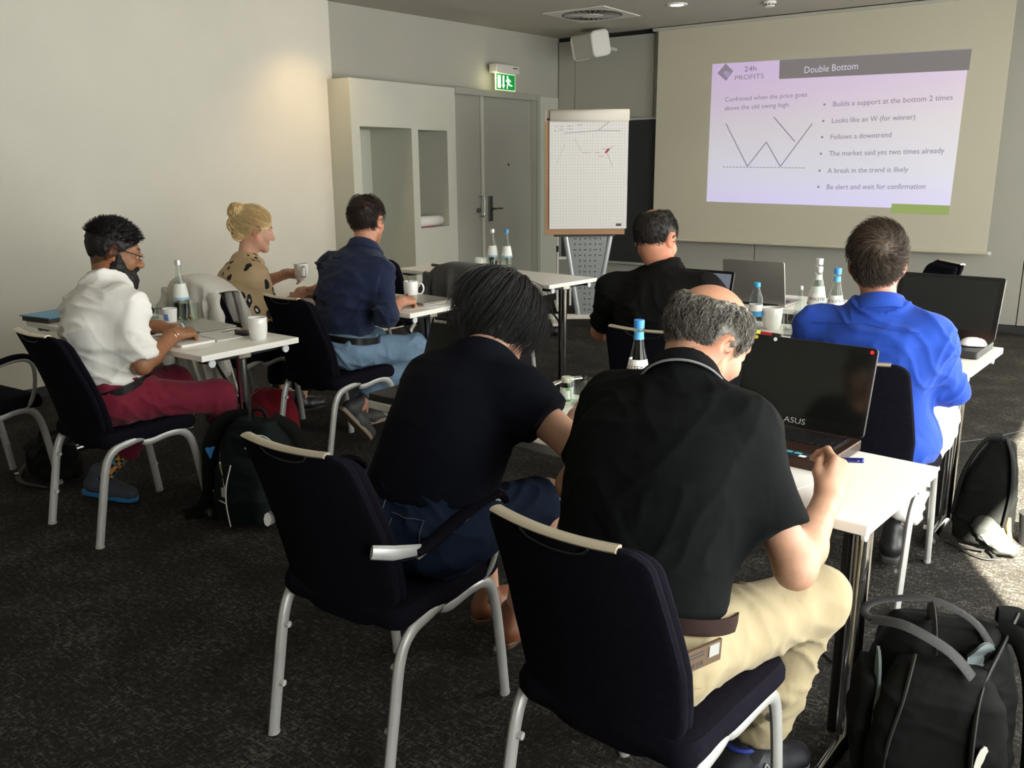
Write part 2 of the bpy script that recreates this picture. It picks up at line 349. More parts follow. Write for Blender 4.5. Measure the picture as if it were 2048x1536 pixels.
MB().tube([(0, 0.09, 0.0), (-0.10, 0.26, 0.0), (-0.20, 0.44, 0.0)], 0.02).build('wall_arm', M('speaker_grey', (0.62, 0.61, 0.56), 0.5), t)
# ------------------------------------------------------------------ exit sign
t = thing('exit_sign', 'green emergency exit sign with arrow and running figure above the door', 'exit sign', (-5.70, 7.785, 2.20), 0)
MB().box((0.005, -0.20, 0.19), (0.10, 0.20, 0.275)).build('lamp_housing', M('sign_housing', (0.66, 0.64, 0.58), 0.5), t, smooth=False, bevel=0.006)
MB().box((0.10, 0.09, 0.243), (0.103, 0.17, 0.252)).build('vent_slot', BLACKP, t, smooth=False)
MB().box((0.055, -0.172, 0.022), (0.068, 0.172, 0.192)).build('sign_frame', M('sign_edge', (0.75, 0.8, 0.6), 0.4, emit=(0.9, 1.0, 0.6), es=0.5), t, smooth=False, bevel=0.002)
GREEN = M('sign_green', (0.0, 0.22, 0.04), 0.5, emit=(0.0, 0.20, 0.03), es=0.9); SIGNW = M('sign_white', (0.9, 0.95, 0.8), 0.5, emit=(0.95, 1.0, 0.75), es=1.1)
MB().box((0.068, -0.16, 0.032), (0.070, 0.16, 0.182)).build('green_panel', GREEN, t, smooth=False)
pm = Matrix(((0, 0, 1, 0.071), (1, 0, 0, 0), (0, 1, 0, 0.107), (0, 0, 0, 1)))
def pict(name, poly): MB().prism(poly, 0, 0.001, mat=pm).build(name, SIGNW, t, smooth=False)
pict('door_symbol', [(-.145, -.062), (-.09, -.062), (-.09, .062), (-.145, .062)])
pict('arrow_symbol', [(-.030, .062), (-.058, .062), (-.058, -.030), (-.072, -.030), (-.044, -.066), (-.016, -.030), (-.030, -.030)])
fg = MB()
for poly in ([(0.028 + .013 * math.cos(a), .050 + .013 * math.sin(a)) for a in np.linspace(0, 2 * PI, 10, endpoint=False)], [(.020, .035), (.046, .038), (.058, .0), (.040, -.010), (.022, .0)],
             [(.046, .036), (.056, .034), (.092, .010), (.086, .002), (.05, .022)], [(.022, .034), (.014, .030), (-.004, .008), (.004, .002), (.024, .018)],
             [(.036, -.006), (.056, -.002), (.078, -.022), (.112, -.026), (.112, -.038), (.072, -.036), (.040, -.018)], [(.022, -.002), (.042, -.010), (.032, -.036), (.028, -.066), (.014, -.066), (.018, -.034)]):
    fg.prism(poly, 0, 0.001, mat=pm)
fg.build('running_figure', SIGNW, t, smooth=False)
l = bpy.data.lights.new('sign_lamp', 'POINT'); l.energy = 0.55; l.color = (1.0, 0.95, 0.55); l.shadow_soft_size = 0.03
lo = bpy.data.objects.new('lamp', l); link(lo, t); lo.location = (0.10, -0.22, 0.13)

# ------------------------------------------------------------------ projection screen with the slide
SY = 8.68
t = thing('projection_screen', 'large pull-down projection screen showing the Double Bottom slide', 'screen', (-2.745, SY, 0.0))
cx = -2.745
SCR = M('screen_fabric', (0.56, 0.53, 0.41), 0.9)
MB().box((-1.607, 0.0, 0.70), (1.607, 0.004, 2.80)).build('screen_sheet', SCR, t, smooth=False)
MB().tube([(-1.615, 0.0, 0.695), (1.62, 0.0, 0.695)], 0.014, 12).build('bottom_bar', SCR, t)
MB().tube([(1.62, 0.0, 0.695), (1.64, 0.0, 0.695)], 0.017, 12).build('bar_cap', WHITE, t)
MB().box((-1.66, -0.03, 2.785), (1.66, 0.09, 2.812)).build('screen_case', M('case_paint', (0.5, 0.48, 0.42), 0.6), t, smooth=False, bevel=0.004)
def lit(name, col, e): return M(name, tuple(c * 0.5 for c in col), 0.9, emit=col, es=e)
SLIDE = bpy.data.materials.new('projected_slide'); SLIDE.use_nodes = True; N, L = nodes_of(SLIDE); b = N['Principled BSDF']
b.inputs['Base Color'].default_value = (0.60, 0.58, 0.48, 1); b.inputs['Roughness'].default_value = 0.9; b.inputs['Specular IOR Level'].default_value = 0
tc = N.new('ShaderNodeTexCoord'); sp_ = N.new('ShaderNodeSeparateXYZ'); L.new(tc.outputs['Generated'], sp_.inputs[0])
rp = N.new('ShaderNodeValToRGB'); e = rp.color_ramp.elements; e[0].position = 0.0; e[0].color = (0.30, 0.27, 0.60, 1); e[1].position = 1.0; e[1].color = (0.28, 0.16, 0.44, 1)
for p_, c_ in ((0.25, (0.30, 0.31, 0.46)), (0.55, (0.30, 0.27, 0.38)), (0.8, (0.29, 0.19, 0.40))):
    k = rp.color_ramp.elements.new(p_); k.color = (*c_, 1)
L.new(sp_.outputs[2], rp.inputs[0]); L.new(rp.outputs[0], b.inputs['Emission Color']); b.inputs['Emission Strength'].default_value = 1.0
def wq(pts, y, name, mat, parent, th=0.0012):
    mb = MB(); n = len(pts); vs = [(x - cx, y, z) for x, z in pts] + [(x - cx, y + th, z) for x, z in pts]
    mb.add(vs, [tuple(range(n)), tuple(range(2 * n - 1, n - 1, -1))] + [(i, n + i, n + (i + 1) % n, (i + 1) % n) for i in range(n)]); return mb.build(name, mat, parent, smooth=False)
sld = wq([(-3.752, 1.096), (-1.469, 1.062), (-1.446, 2.393), (-3.752, 2.429)], -0.0015, 'projected_slide', SLIDE, t)
wq([(-3.070, 2.248), (-1.436, 2.225), (-1.432, 2.392), (-3.075, 2.418)], -0.003, 'slide_header', lit('slide_grey', (0.155, 0.14, 0.14), 1.0), sld)
wq([(-3.075, 2.417), (-1.432, 2.391), (-1.432, 2.397), (-3.075, 2.422)], -0.004, 'header_line', lit('slide_line', (0.26, 0.24, 0.24), 1.0), sld)
wq([(-1.955, 1.025), (-1.470, 1.017), (-1.468, 1.098), (-1.953, 1.107)], -0.003, 'slide_green_bar', lit('slide_green', (0.22, 0.28, 0.09), 1.0), sld)
SW = lit('slide_white_text', (0.50, 0.45, 0.55), 1.0); SG = lit('slide_grey_text', (0.20, 0.175, 0.215), 1.0)
def st(name, s, x, z, size, mat, width, rot=0.0, shear=0.0):
    mt = Matrix.Translation((x - cx, -0.0045, z)) @ Matrix.Rotation(rot, 4, 'Y') @ Matrix.Rotation(R(90), 4, 'X')
    o = text(name, s, size, mat, sld, mt, width=width, shear=shear); o['kind'] = 'stuff'; return o
tl = -R(0.8)
st('slide_title', 'Double Bottom', -2.838, 2.285, 0.085, SW, 0.482, tl)
st('slide_text', 'Confrimed when the price goes', -3.603, 2.065, 0.060, SG, 0.808, tl)
st('slide_text', 'above the old swing high', -3.603, 1.983, 0.060, SG, 0.640, tl)
for s_, z_, x1 in (('Builds a support at the bottom 2 times', 1.975, -1.543), ('Looks like an W (for winner)', 1.828, -1.829), ('Follows a downtrend', 1.683, -2.015),
                   ('The market said yes two times already', 1.533, -1.56), ('A break in the trend is likely', 1.378, -1.84), ('Be alert and wait for confirmation', 1.228, -1.688)):
    st('slide_text', s_, -2.55, z_, 0.066, SG, x1 + 2.55, tl)
    wq([(-2.625 + .011 * math.cos(a), z_ + .022 + .011 * math.sin(a)) for a in np.linspace(0, 2 * PI, 8, endpoint=False)], -0.0045, 'bullet', SG, sld)
def sline(name, a, b, w=0.0045, mat=SG):
    a = np.array(a); b = np.array(b); d = (b - a) / np.linalg.norm(b - a); n = np.array((-d[1], d[0])) * w
    wq([tuple(a - n), tuple(b - n), tuple(b + n), tuple(a + n)], -0.0045, name, mat, sld)
for a, b in (((-3.581, 1.859), (-3.335, 1.442)), ((-3.335, 1.442), (-3.157, 1.672)), ((-3.157, 1.672), (-3.004, 1.44)), ((-3.004, 1.44), (-2.725, 1.831)), ((-3.098, 1.903), (-2.879, 1.671))): sline('chart_line', a, b)
for k in range(24):
    x = -3.591 + 0.835 * k / 24; sline('dash', (x, 1.439 - .014 * k / 24), (x + 0.024, 1.439 - .014 * k / 24), 0.003)
wq([(-3.694, 2.340), (-3.612, 2.425), (-3.531, 2.350), (-3.600, 2.262)], -0.0042, 'logo_diamond', SG, sld)
wq([(-3.640, 2.345), (-3.600, 2.355), (-3.560, 2.335), (-3.580, 2.285), (-3.605, 2.30)], -0.0048, 'logo_mark', lit('slide_logo_light', (0.30, 0.22, 0.38), 1.0), sld)
SF = lit('slide_faint_text', (0.17, 0.12, 0.20), 1.0)
st('logo_text', '24h', -3.42, 2.335, 0.070, SF, 0.12, tl); st('logo_text', 'PROFITS', -3.515, 2.262, 0.062, SG, 0.29, tl)

# ------------------------------------------------------------------ dark pinboard, pinboard legs, flip chart
t = thing('chalkboard', 'dark grey wall board with pale rails half behind the screen', 'board', (-4.66, 8.79, 0))
MB().box((-0.40, -0.03, 0.42), (0.36, -0.002, 1.93)).build('board', M('slate', (0.022, 0.024, 0.026), 0.7, var=0.1, vs=4), t, smooth=False)
MB().box((-0.41, -0.04, 1.93), (0.37, -0.002, 1.955)).build('top_rail', ALU, t, smooth=False, bevel=0.003)
MB().box((-0.41, -0.05, 0.395), (0.37, -0.002, 0.42)).build('bottom_rail', ALU, t, smooth=False, bevel=0.003)
t = thing('pinboard_stand', 'folded white pinboard stand on castors behind the flip chart', 'stand', (-4.72, 7.55, 0), 0.62)
for x in (-0.10, 0.03, 0.10): MB().tube([(x, 0, 0.09), (x, 0, 1.02)], 0.012, 8).build('post', WHITE, t)
MB().box((-0.06, 0.02, 0.58), (0.0, 0.04, 1.02)).build('slat', BLACKP, t, smooth=False)
MB().box((-0.085, 0.02, 0.55), (0.16, 0.045, 0.58)).build('rail', WHITE, t, smooth=False, bevel=0.004)
for x in (-0.10, 0.10):
    MB().box((x - .02, -0.30, 0.075), (x + .02, 0.30, 0.10)).build('foot', WHITE, t, smooth=False, bevel=0.005)
    for y in (-0.27, 0.27): MB().lathe([(0, -.012), (.037, -.012), (.037, .012), (0, .012)], 16).build('castor', BLACKP, t).matrix_local = Matrix.Translation((x, y, 0.037)) @ Matrix.Rotation(R(90), 4, 'Y')
for z in (0.66, 0.66): MB().box((-0.112, -0.014, 0.63), (-0.09, 0.014, 0.69)).build('clamp', BLACKP, t, smooth=False, bevel=0.003)
FY = 0.622333
t = thing('flip_chart', 'flip chart with squared paper on a grey perforated stand', 'flip chart', (-4.07, 6.81, 0), FY)
BROWN = M('flipchart_wood', (0.42, 0.235, 0.115), 0.55, var=0.06, vs=12, stretch=(1, 1, 6))
MB().box((-0.36, 0.0, 0.872), (0.345, 0.025, 1.90)).build('backboard', BROWN, t, smooth=False, bevel=0.003)
MB().box((-0.36, -0.004, 1.835), (-0.315, 0.03, 1.93)).build('clamp_end', M('clamp_cream', (0.62, 0.55, 0.45), 0.5), t, smooth=False, bevel=0.004)
MB().box((-0.345, -0.008, 1.845), (-0.32, -0.002, 1.862)).build('clamp_button', BLACKP, t, smooth=False)
MB().box((-0.28, -0.02, 0.858), (0.26, 0.03, 0.874)).build('pen_tray', BLACKP, t, smooth=False, bevel=0.002)
GRID = bpy.data.materials.new('squared_paper'); GRID.use_nodes = True; N, L = nodes_of(GRID); b = N['Principled BSDF']; b.inputs['Roughness'].default_value = 0.85
tc = N.new('ShaderNodeTexCoord'); sx_ = N.new('ShaderNodeSeparateXYZ'); L.new(tc.outputs['Object'], sx_.inputs[0]); gs = []
for ax in (0, 2):
    m1 = N.new('ShaderNodeMath'); m1.operation = 'MULTIPLY'; m1.inputs[1].default_value = 40.0; L.new(sx_.outputs[ax], m1.inputs[0])
    m2 = N.new('ShaderNodeMath'); m2.operation = 'FRACT'; L.new(m1.outputs[0], m2.inputs[0])
    m3 = N.new('ShaderNodeMath'); m3.operation = 'LESS_THAN'; m3.inputs[1].default_value = 0.11; L.new(m2.outputs[0], m3.inputs[0]); gs.append(m3)
mx = N.new('ShaderNodeMath'); mx.operation = 'MAXIMUM'; L.new(gs[0].outputs[0], mx.inputs[0]); L.new(gs[1].outputs[0], mx.inputs[1])
mc = N.new('ShaderNodeMix'); mc.data_type = 'RGBA'; mc.inputs[6].default_value = (0.86, 0.83, 0.80, 1); mc.inputs[7].default_value = (0.66, 0.65, 0.68, 1); L.new(mx.outputs[0], mc.inputs[0]); L.new(mc.outputs[2], b.inputs['Base Color'])
pad = MB().box((-0.322, -0.018, 0.925), (0.358, -0.001, 1.85)).build('paper_pad', GRID, t, smooth=False)
fl = MB(); prof = [(0.028, 1.84), (0.030, 1.90), (0.018, 1.928), (-0.01, 1.934), (-0.04, 1.925), (-0.052, 1.90), (-0.052, 1.86), (-0.046, 1.838), (-0.040, 1.834)]
for x0, x1 in ((-0.318, 0.36),):
    vs = [(x0, y, z) for y, z in prof] + [(x1, y, z) for y, z in prof]; n = len(prof); fl.add(vs, [(i, i + 1, n + i + 1, n + i) for i in range(n - 1)])
fo = fl.build('folded_sheets', M('paper_cream', (0.80, 0.74, 0.66), 0.8), t); sm = fo.modifiers.new('thick', 'SOLIDIFY'); sm.thickness = 0.004
def pen(name, pts, w, mat):
    mb = MB()
    for a, b in zip(pts[:-1], pts[1:]):
        a = np.array(a); b = np.array(b); d = (b - a) / (np.linalg.norm(b - a) + 1e-9); n_ = np.array((-d[1], d[0])) * w
        mb.add([(p[0], -0.0192, p[1]) for p in (a - n_, b - n_, b + n_, a + n_)], [(0, 1, 2, 3)])
    mb.build(name, mat, pad, smooth=False)
PEN = M('pencil_grey', (0.30, 0.27, 0.27), 0.8); PENR = M('pen_red', (0.55, 0.10, 0.10), 0.8)
def fp(x, y): return (-0.36 + (x - 1089) * 0.70 / 163.5, 0.872 + (470 - y) * 1.062 / 248.0)
def zz(p): return [fp(*q) for q in p]
pen('drawn_line', zz([(1127, 268), (1170, 265), (1196, 263), (1241, 264)]), 0.0022, PEN); pen('drawn_line', zz([(1196, 263), (1207, 254), (1218, 246)]), 0.0022, PEN)
pen('drawn_line', zz([(1149, 278), (1163, 305)]), 0.001, PEN); pen('drawn_line', zz([(1130, 288), (1113, 325)]), 0.0008, PEN)
pen('drawn_line', zz([(1214, 306), (1226, 334)]), 0.0016, PEN); pen('drawn_line', zz([(1216, 300), (1226, 294)]), 0.0018, PEN); pen('drawn_line', zz([(1204, 299), (1215, 299)]), 0.0014, PEN)
pen('red_mark', zz([(1210, 307), (1216, 303), (1218, 298), (1212, 304), (1211, 307)]), 0.006, PENR)
def scrib(name, x0, x1, y, mat, amp=1.2): pen(name, zz([(x, y + amp * math.sin(x * 1.7) * (0.4 + random.random())) for x in np.arange(x0, x1, 1.3)]), 0.0011, mat)
scrib('handwriting', 1164, 1183, 306, PENR); scrib('handwriting', 1190, 1202, 306, PENR); scrib('handwriting', 1197, 1208, 313, PENR)
for a, b, y in ((1109, 1115, 255), (1118, 1127, 255), (1133, 1147, 254), (1153, 1164, 252), (1107, 1113, 263), (1117, 1127, 261), (1133, 1146, 260)): scrib('handwriting', a, b, y, PEN, 1.6)
MB().box((0.265, -0.0195, 0.947), (0.312, -0.0185, 0.969)).build('printed_tag', M('tag_grey', (0.10, 0.09, 0.09), 0.7), pad, smooth=False)
PERF = M('stand_grey', (0.25, 0.26, 0.26), 0.4, 0.3); RAIL = M('stand_rail', (0.40, 0.42, 0.42), 0.35, 0.5)
st_ = MB(); st_.add([(-0.15, 0.03, 0.86), (0.20, 0.03, 0.86), (0.085, 0.03, 0.145), (-0.045, 0.03, 0.145), (-0.15, 0.04, 0.86), (0.20, 0.04, 0.86), (0.085, 0.04, 0.145), (-0.045, 0.04, 0.145)], [(0, 3, 2, 1), (4, 5, 6, 7), (0, 1, 5, 4), (1, 2, 6, 5), (2, 3, 7, 6), (3, 0, 4, 7)])
pn = st_.build('perforated_panel', PERF, t, smooth=False)
sl_ = MB()
for r_ in range(14):
    z = 0.835 - r_ * 0.049; lo_ = -0.15 + (0.86 - z) / 0.715 * 0.105 + 0.03; hi_ = 0.20 - (0.86 - z) / 0.715 * 0.115 - 0.03
    for c_ in range(8):
        x = -0.135 + c_ * 0.045 + (0.0 if r_ % 2 else 0.0)
        if x < lo_ or x > hi_: continue
        if (r_ + c_) % 2: sl_.cbox((x, 0.0295, z), (0.028, 0.002, 0.006))
        else: sl_.cbox((x, 0.0295, z), (0.006, 0.002, 0.024))
sl_.build('slots', BLACKGAP, pn, smooth=False)['kind'] = 'stuff'
MB().tube([(-0.175, 0.035, 0.862), (-0.055, 0.035, 0.14)], 0.018, 8, ry=0.024).build('stand_rail', RAIL, t)
MB().tube([(0.225, 0.035, 0.862), (0.10, 0.035, 0.14)], 0.018, 8, ry=0.024).build('stand_rail', RAIL, t)
CREAM = M('base_cream', (0.62, 0.58, 0.50), 0.45)
MB().box((-0.33, 0.0, 0.115), (0.36, 0.07, 0.155)).build('base_bar', CREAM, t, smooth=False, bevel=0.006)
for x in (-0.275, 0.30):
    MB().box((x - .025, -0.20, 0.085), (x + .025, 0.30, 0.115)).build('foot', CREAM, t, smooth=False, bevel=0.006)
    for y in (-0.17, 0.27):
        MB().lathe([(0, -.02), (.036, -.02), (.040, -.014), (.040, .014), (.036, .02), (0, .02)], 18).build('castor', BLACKP, t).matrix_local = Matrix.Translation((x, y, 0.040)) @ Matrix.Rotation(R(90), 4, 'Y')
# rolled sheet lying in the niche
t = thing('paper_roll', 'rolled white paper sheet lying in the right wall niche', 'paper roll', (-5.74, 6.60, 0.955))
MB().tube([(0.02, -0.19, 0.0), (0.0, 0.20, 0.0)], 0.052, 20, caps=False).build('sheet', PAPER, t).modifiers.new('t', 'SOLIDIFY').thickness = 0.003
MB().tube([(0.02, -0.188, 0.0), (0.0, 0.198, 0.0)], 0.038, 20, caps=False).build('inner_turn', PAPER, t)
o = MB().box((-5.86, 6.42, 0.9005), (-5.66, 6.66, 0.905)).build('red_folder', M('folder_red', (0.35, 0.05, 0.07), 0.6), smooth=False); tag(o, 'flat dark red folder under the paper roll in the niche', 'folder')
# ================================================================== tables
TZ = 0.735
def make_table(label, x, y, rot, L=1.5, D=0.50):
    t = thing('folding_table', label, 'table', (x, y, 0), R(rot), 'white folding seminar tables')
    top = MB().box((-L, -D / 2, TZ - 0.026), (0, D / 2, TZ)).build('tabletop', WHITELAM, t, smooth=False, bevel=0.003)
    for sx, sg in ((-0.085, 1), (-L + 0.085, -1)):
        MB().tube([(sx, 0, 0.04), (sx, 0, TZ - 0.03)], 0.021, 14).build('post', CHROME, t)
        MB().tube([(sx - 0.04 * sg, 0.012, 0.05), (sx - 0.04 * sg, 0.012, TZ - 0.03)], 0.013, 8).build('lock_bar', BLACKP, t)
        MB().cbox((sx - 0.015 * sg, 0, TZ - 0.045), (0.085, 0.07, 0.036)).build('hinge_block', CHROME, t, smooth=False, bevel=0.006)
        f = MB().tube([(sx, -0.225, 0.028), (sx, -0.05, 0.046), (sx, 0.05, 0.046), (sx, 0.225, 0.028)], 0.022, 12, ry=0.02, ref=(1, 0, 0)).build('foot', CHROME, t)
        for s2 in (-1, 1):
            c = MB(); c.tube([(sx, s2 * 0.19, 0.029), (sx, s2 * 0.235, 0.026), (sx, s2 * 0.245, 0.024)], [0.026, 0.027, 0.020], 12, ry=[0.026, 0.026, 0.020], ref=(1, 0, 0))
            for q in range(3): c.tube([(sx, s2 * (0.198 + 0.012 * q), 0.029), (sx, s2 * (0.203 + 0.012 * q), 0.029)], 0.0285, 12, ry=0.0285, ref=(1, 0, 0))
            c.build('foot_cap', BLACKP, f)
        rl = MB().box((sx - 0.02, -D / 2 + 0.05, TZ - 0.052), (sx + 0.02, D / 2 - 0.05, TZ - 0.0265)).build('under_rail', BLACKP, t, smooth=False, bevel=0.003)
        for s2 in (-1, 1):
            MB().tube([(sx, s2 * (D / 2 - 0.06), TZ - 0.040), (sx + 0.058 * sg, s2 * (D / 2 - 0.06), TZ - 0.040)], 0.012, 10).build('coupling_pin', BLACKP, rl)
            MB().tube([(sx + 0.058 * sg, s2 * (D / 2 - 0.06), TZ - 0.044), (sx + 0.066 * sg, s2 * (D / 2 - 0.06), TZ - 0.044)], 0.017, 16).build('end_disc', M('disc_white', (0.62, 0.66, 0.66), 0.4), rl)
        MB().tube([(sx - 0.03 * sg, 0.02, 0.42), (sx - 0.30 * sg, 0.02, TZ - 0.04)], 0.007, 8).build('stay', BLACKP, t)
    MB().box((-L + 0.12, -0.02, TZ - 0.05), (-0.12, 0.02, TZ - 0.0265)).build('beam', BLACKP, t, smooth=False)
    return t
make_table('white seminar table with the notebook and coffee mug of the bearded man', -3.06, 2.365, -1.5)
make_table('white seminar table shared by the blonde woman and the man in navy shirt', -3.06, 3.62, -1.0)
make_table('empty-seated white table in the back row holding two water bottles', -3.03, 4.93, -7.0)
make_table('nearest white table with the black laptop and the grey-haired man writing', -0.378, 2.085, -5.5, L=1.62, D=0.49)
make_table('white table in front of the man in the blue shirt', -0.446, 3.79, -4.0, D=0.53)
make_table('presenter table carrying the silver laptop behind the water bottles', -0.78, 4.78, -2.0)

# ================================================================== chairs
def leg_path(side, rear):
    x = 0.205 * side
    if rear: P = [(x, 0.0, 0.0), (x, 0.035, 0.18), (x, 0.066, 0.325), (x + .004 * side, 0.105, 0.385), (x + .006 * side, 0.17, 0.405), (x - .004 * side, 0.245, 0.412), (x - .010 * side, 0.275, 0.418)]
    else: P = [(x, 0.50, 0.0), (x, 0.478, 0.18), (x, 0.452, 0.325), (x + .004 * side, 0.412, 0.388), (x + .006 * side, 0.345, 0.402), (x - .004 * side, 0.262, 0.385), (x - .010 * side, 0.235, 0.392)]
    return catmull(P, 5)
BACK_OUT = []
def back_outline(w_top, w_mid, w_bot, h, rt, rb, n=7):
    # u half widths along v (0 bottom .. h top) with rounded corners
    pts = []
    def hw(v): 
        k = v / h
        return (w_bot + (w_mid - w_bot) * min(k / 0.45, 1)) / 2 if k < 0.45 else (w_mid + (w_top - w_mid) * (k - 0.45) / 0.55) / 2
    right = []
    for k in range(n + 1):
        a = R(-90 + 90 * k / n); right.append((hw(rb) - rb + rb * math.cos(a), rb + rb * math.sin(a)))
    for v in np.linspace(rb + 0.04, h - rt - 0.03, 6): right.append((hw(v), v))
    for k in range(n + 1):
        a = R(90 * k / n); right.append((hw(h - rt) - rt + rt * math.cos(a), h - rt + rt * math.sin(a)))
    mid_top = [(u, h - 0.006 * (1 - (u / 0.12) ** 2)) for u in np.linspace(0.1, -0.1, 5)]
    return right + mid_top + [(-u, v) for u, v in reversed(right)]
def back_map(off):
    def f(u, v, w):
        y = 0.088 - 0.145 * (v / 0.50) + 0.018 * math.sin(PI * v / 0.5); z = 0.372 + v * 0.985
        return (u, y + w + off + 0.85 * u * u, z)
    return f
def make_chair(name, label, x, y, rot, arms=False, proto=None):
    if proto is not None:
        t = copy_tree(proto); t.name = name; t.location = (x, y, 0); t.rotation_euler = (0, 0, R(rot)); tag(t, label, 'chair', 'upholstered conference chairs'); return t
    t = thing(name, label, 'chair', (x, y, 0), R(rot), 'upholstered conference chairs')
    sh = MB().pillow(back_outline(0.355, 0.395, 0.37, 0.50, 0.045, 0.13), [(-0.011, 0.012), (-0.009, 0.004), (0.0, 0.0), (0.009, 0.004), (0.011, 0.012)], back_map(-0.012)).build('back_shell', CHAIRF, t)
    MB().pillow(back_outline(0.345, 0.385, 0.36, 0.485, 0.045, 0.12), [(-0.014, 0.014), (-0.009, 0.004), (0.0, 0.0), (0.009, 0.004), (0.016, 0.016)], back_map(0.018)).build('backrest', CHAIRF, t)
    # satin grip on the top edge
    f = back_map(-0.012); P = [f(u, 0.499 - 0.004 * (1 - (u / .15) ** 2), 0.0) for u in np.linspace(-0.150, 0.125, 14)]
    MB().tube(P, 0.0155, 8, ry=0.0065, ref=(0, 0, 1)).build('top_grip', ALUGOLD, t)
    g = MB(); fm = back_map(-0.0245); n = 12
    gp = [fm(u, 0.488 - 0.022 * math.sqrt(max(0, 1 - (u / 0.075) ** 2)), 0.0) for u in np.linspace(-0.075, 0.075, n)]
    g.tube(gp, 0.0025, 6).build('grip_seam', BLACKP, sh)
    ol = rrect(0.455, 0.43, [0.05, 0.07, 0.07, 0.05])
    def sm(u, v, w):
        k = max(0.0, (v - 0.08) / 0.135); return (u * (1 - 0.05 * (v < -0.1) * 1), 0.275 + v, 0.432 + w * (1 if w < 0 else 1) - 0.02 * k * k + 0.05 * (v / 0.43) * 0.4 - 0.010 * math.cos(PI * u / 0.5) * (w > 0))
    MB().pillow(ol, [(-0.034, 0.03), (-0.030, 0.012), (-0.012, 0.0), (0.012, 0.0), (0.030, 0.010), (0.036, 0.03)], sm).build('seat', CHAIRF, t)
    for s in (-1, 1):
        for rear in (True, False):
            p = leg_path(s, rear); lg = MB().tube(p, 0.0170, 12, ry=0.0120, ref=(1, 0, 0)).build('leg', ALU, t)
            for q in (0.30, 0.13):
                c = [pp for pp in p if pp[2] > q][0]; s2 = -1 if rear else -1
                MB().tube([(c[0], c[1], c[2]), (c[0] - 0.022 * s, c[1] + 0.004, c[2])], 0.009, 8).build('stacking_bumper', M('bumper_clear', (0.5, 0.5, 0.48), 0.3), lg)
            MB().tube([(p[0][0], p[0][1], 0.0), (p[1][0], p[1][1], 0.012)], 0.0180, 12, ry=0.0130, ref=(1, 0, 0)).build('glide', M('glide_grey', (0.35, 0.35, 0.34), 0.5), lg)
        if arms:
            ap = catmull([(0.222 * s, 0.115, 0.592), (0.236 * s, 0.17, 0.604), (0.252 * s, 0.25, 0.640), (0.260 * s, 0.33, 0.660), (0.258 * s, 0.40, 0.655), (0.250 * s, 0.435, 0.625)], 5)
            MB().tube(ap, 0.021, 10, ry=0.012, ref=(0, 0, 1)).build('arm_pad', CHAIRF, t)
            ar = catmull([(0.222 * s, 0.12, 0.578), (0.252 * s, 0.25, 0.625), (0.260 * s, 0.33, 0.645), (0.258 * s, 0.395, 0.640), (0.250 * s, 0.428, 0.60), (0.240 * s, 0.43, 0.52), (0.228 * s, 0.41, 0.44), (0.212 * s, 0.38, 0.405)], 6)
            MB().tube(ar, 0.010, 8, ry=0.007, ref=(1, 0, 0)).build('arm_frame', ALU, t)
            MB().tube([(0.178 * s, 0.015, 0.618), (0.205 * s, 0.06, 0.606), (0.226 * s, 0.13, 0.594)], [0.010, 0.013, 0.012], 8, ry=[0.018, 0.019, 0.014], ref=(0, 0, 1)).build('arm_bracket', M('arm_white', (0.62, 0.63, 0.62), 0.35, 0.4), t)
    return t
C0 = make_chair('conference_chair', 'dark upholstered chair under the grey-haired man in the polo shirt', -0.765, 1.262, -5)
CA = make_chair('conference_armchair', 'armchair in the foreground under the black-haired woman', -1.535, 1.315, 1, arms=True)
make_chair('conference_chair', 'dark chair the bearded man in red trousers sits on', -3.465, 1.71, -3, proto=C0)
make_chair('conference_chair', 'dark chair of the man in navy shirt and jeans', -3.40, 2.885, -4, proto=C0)
make_chair('conference_chair', 'dark chair behind the man in the black T-shirt', -1.53, 3.06, 2, proto=C0)
make_chair('conference_chair', 'dark chair behind the man in the royal blue shirt', -0.73, 2.93, 0, proto=C0)
make_chair('conference_chair', 'blonde woman\'s chair with the white cardigan over its back', -4.22, 2.93, 0, proto=C0)
make_chair('conference_chair', 'empty chair with the grey jacket hung over its back', -3.36, 4.17, 0, proto=C0)
make_chair('conference_chair', 'empty dark chair at the back table next to the jacket chair', -4.31, 4.42, 12, proto=C0)
make_chair('conference_armchair', 'empty armchair at the left edge beside the bearded man', -4.31, 1.49, 3, proto=CA)
make_chair('conference_chair', 'presenter\'s empty dark chair behind the large black laptop', -1.04, 6.1, 128, proto=C0)

# ================================================================== tableware
def mug(label, x, y, hdir=0.0, z=TZ, h=0.098, r=0.042, spoon=False):
    t = thing('coffee_mug', label, 'mug', (x, y, z), hdir, 'white coffee mugs')
    MB().lathe([(0, 0.001), (r * .72, 0.0), (r * .82, 0.004), (r * .96, h * .35), (r, h * .6), (r, h - .002), (r - .0015, h), (r - .004, h - .002), (r - .0045, h * .5), (r * .75, 0.008), (0, 0.006)], 32).build('cup', CERAM, t)
    MB().tube(catmull([(r - .003, 0, h * .82), (r + .018, 0, h * .86), (r + .030, 0, h * .66), (r + .028, 0, h * .40), (r + .014, 0, h * .24), (r - .004, 0, h * .26)], 5), 0.0052, 8, ry=0.007, ref=(0, 1, 0)).build('handle', CERAM, t)
    MB().lathe([(0, h * .7), (r - .0046, h * .7)], 24).build('coffee', M('coffee', (0.06, 0.025, 0.01), 0.2), t)
    if spoon: MB().tube([(0.01, 0.01, 0.02), (-0.022, -0.012, h + 0.035)], 0.003, 6).build('spoon', CHROME, t)
    return t
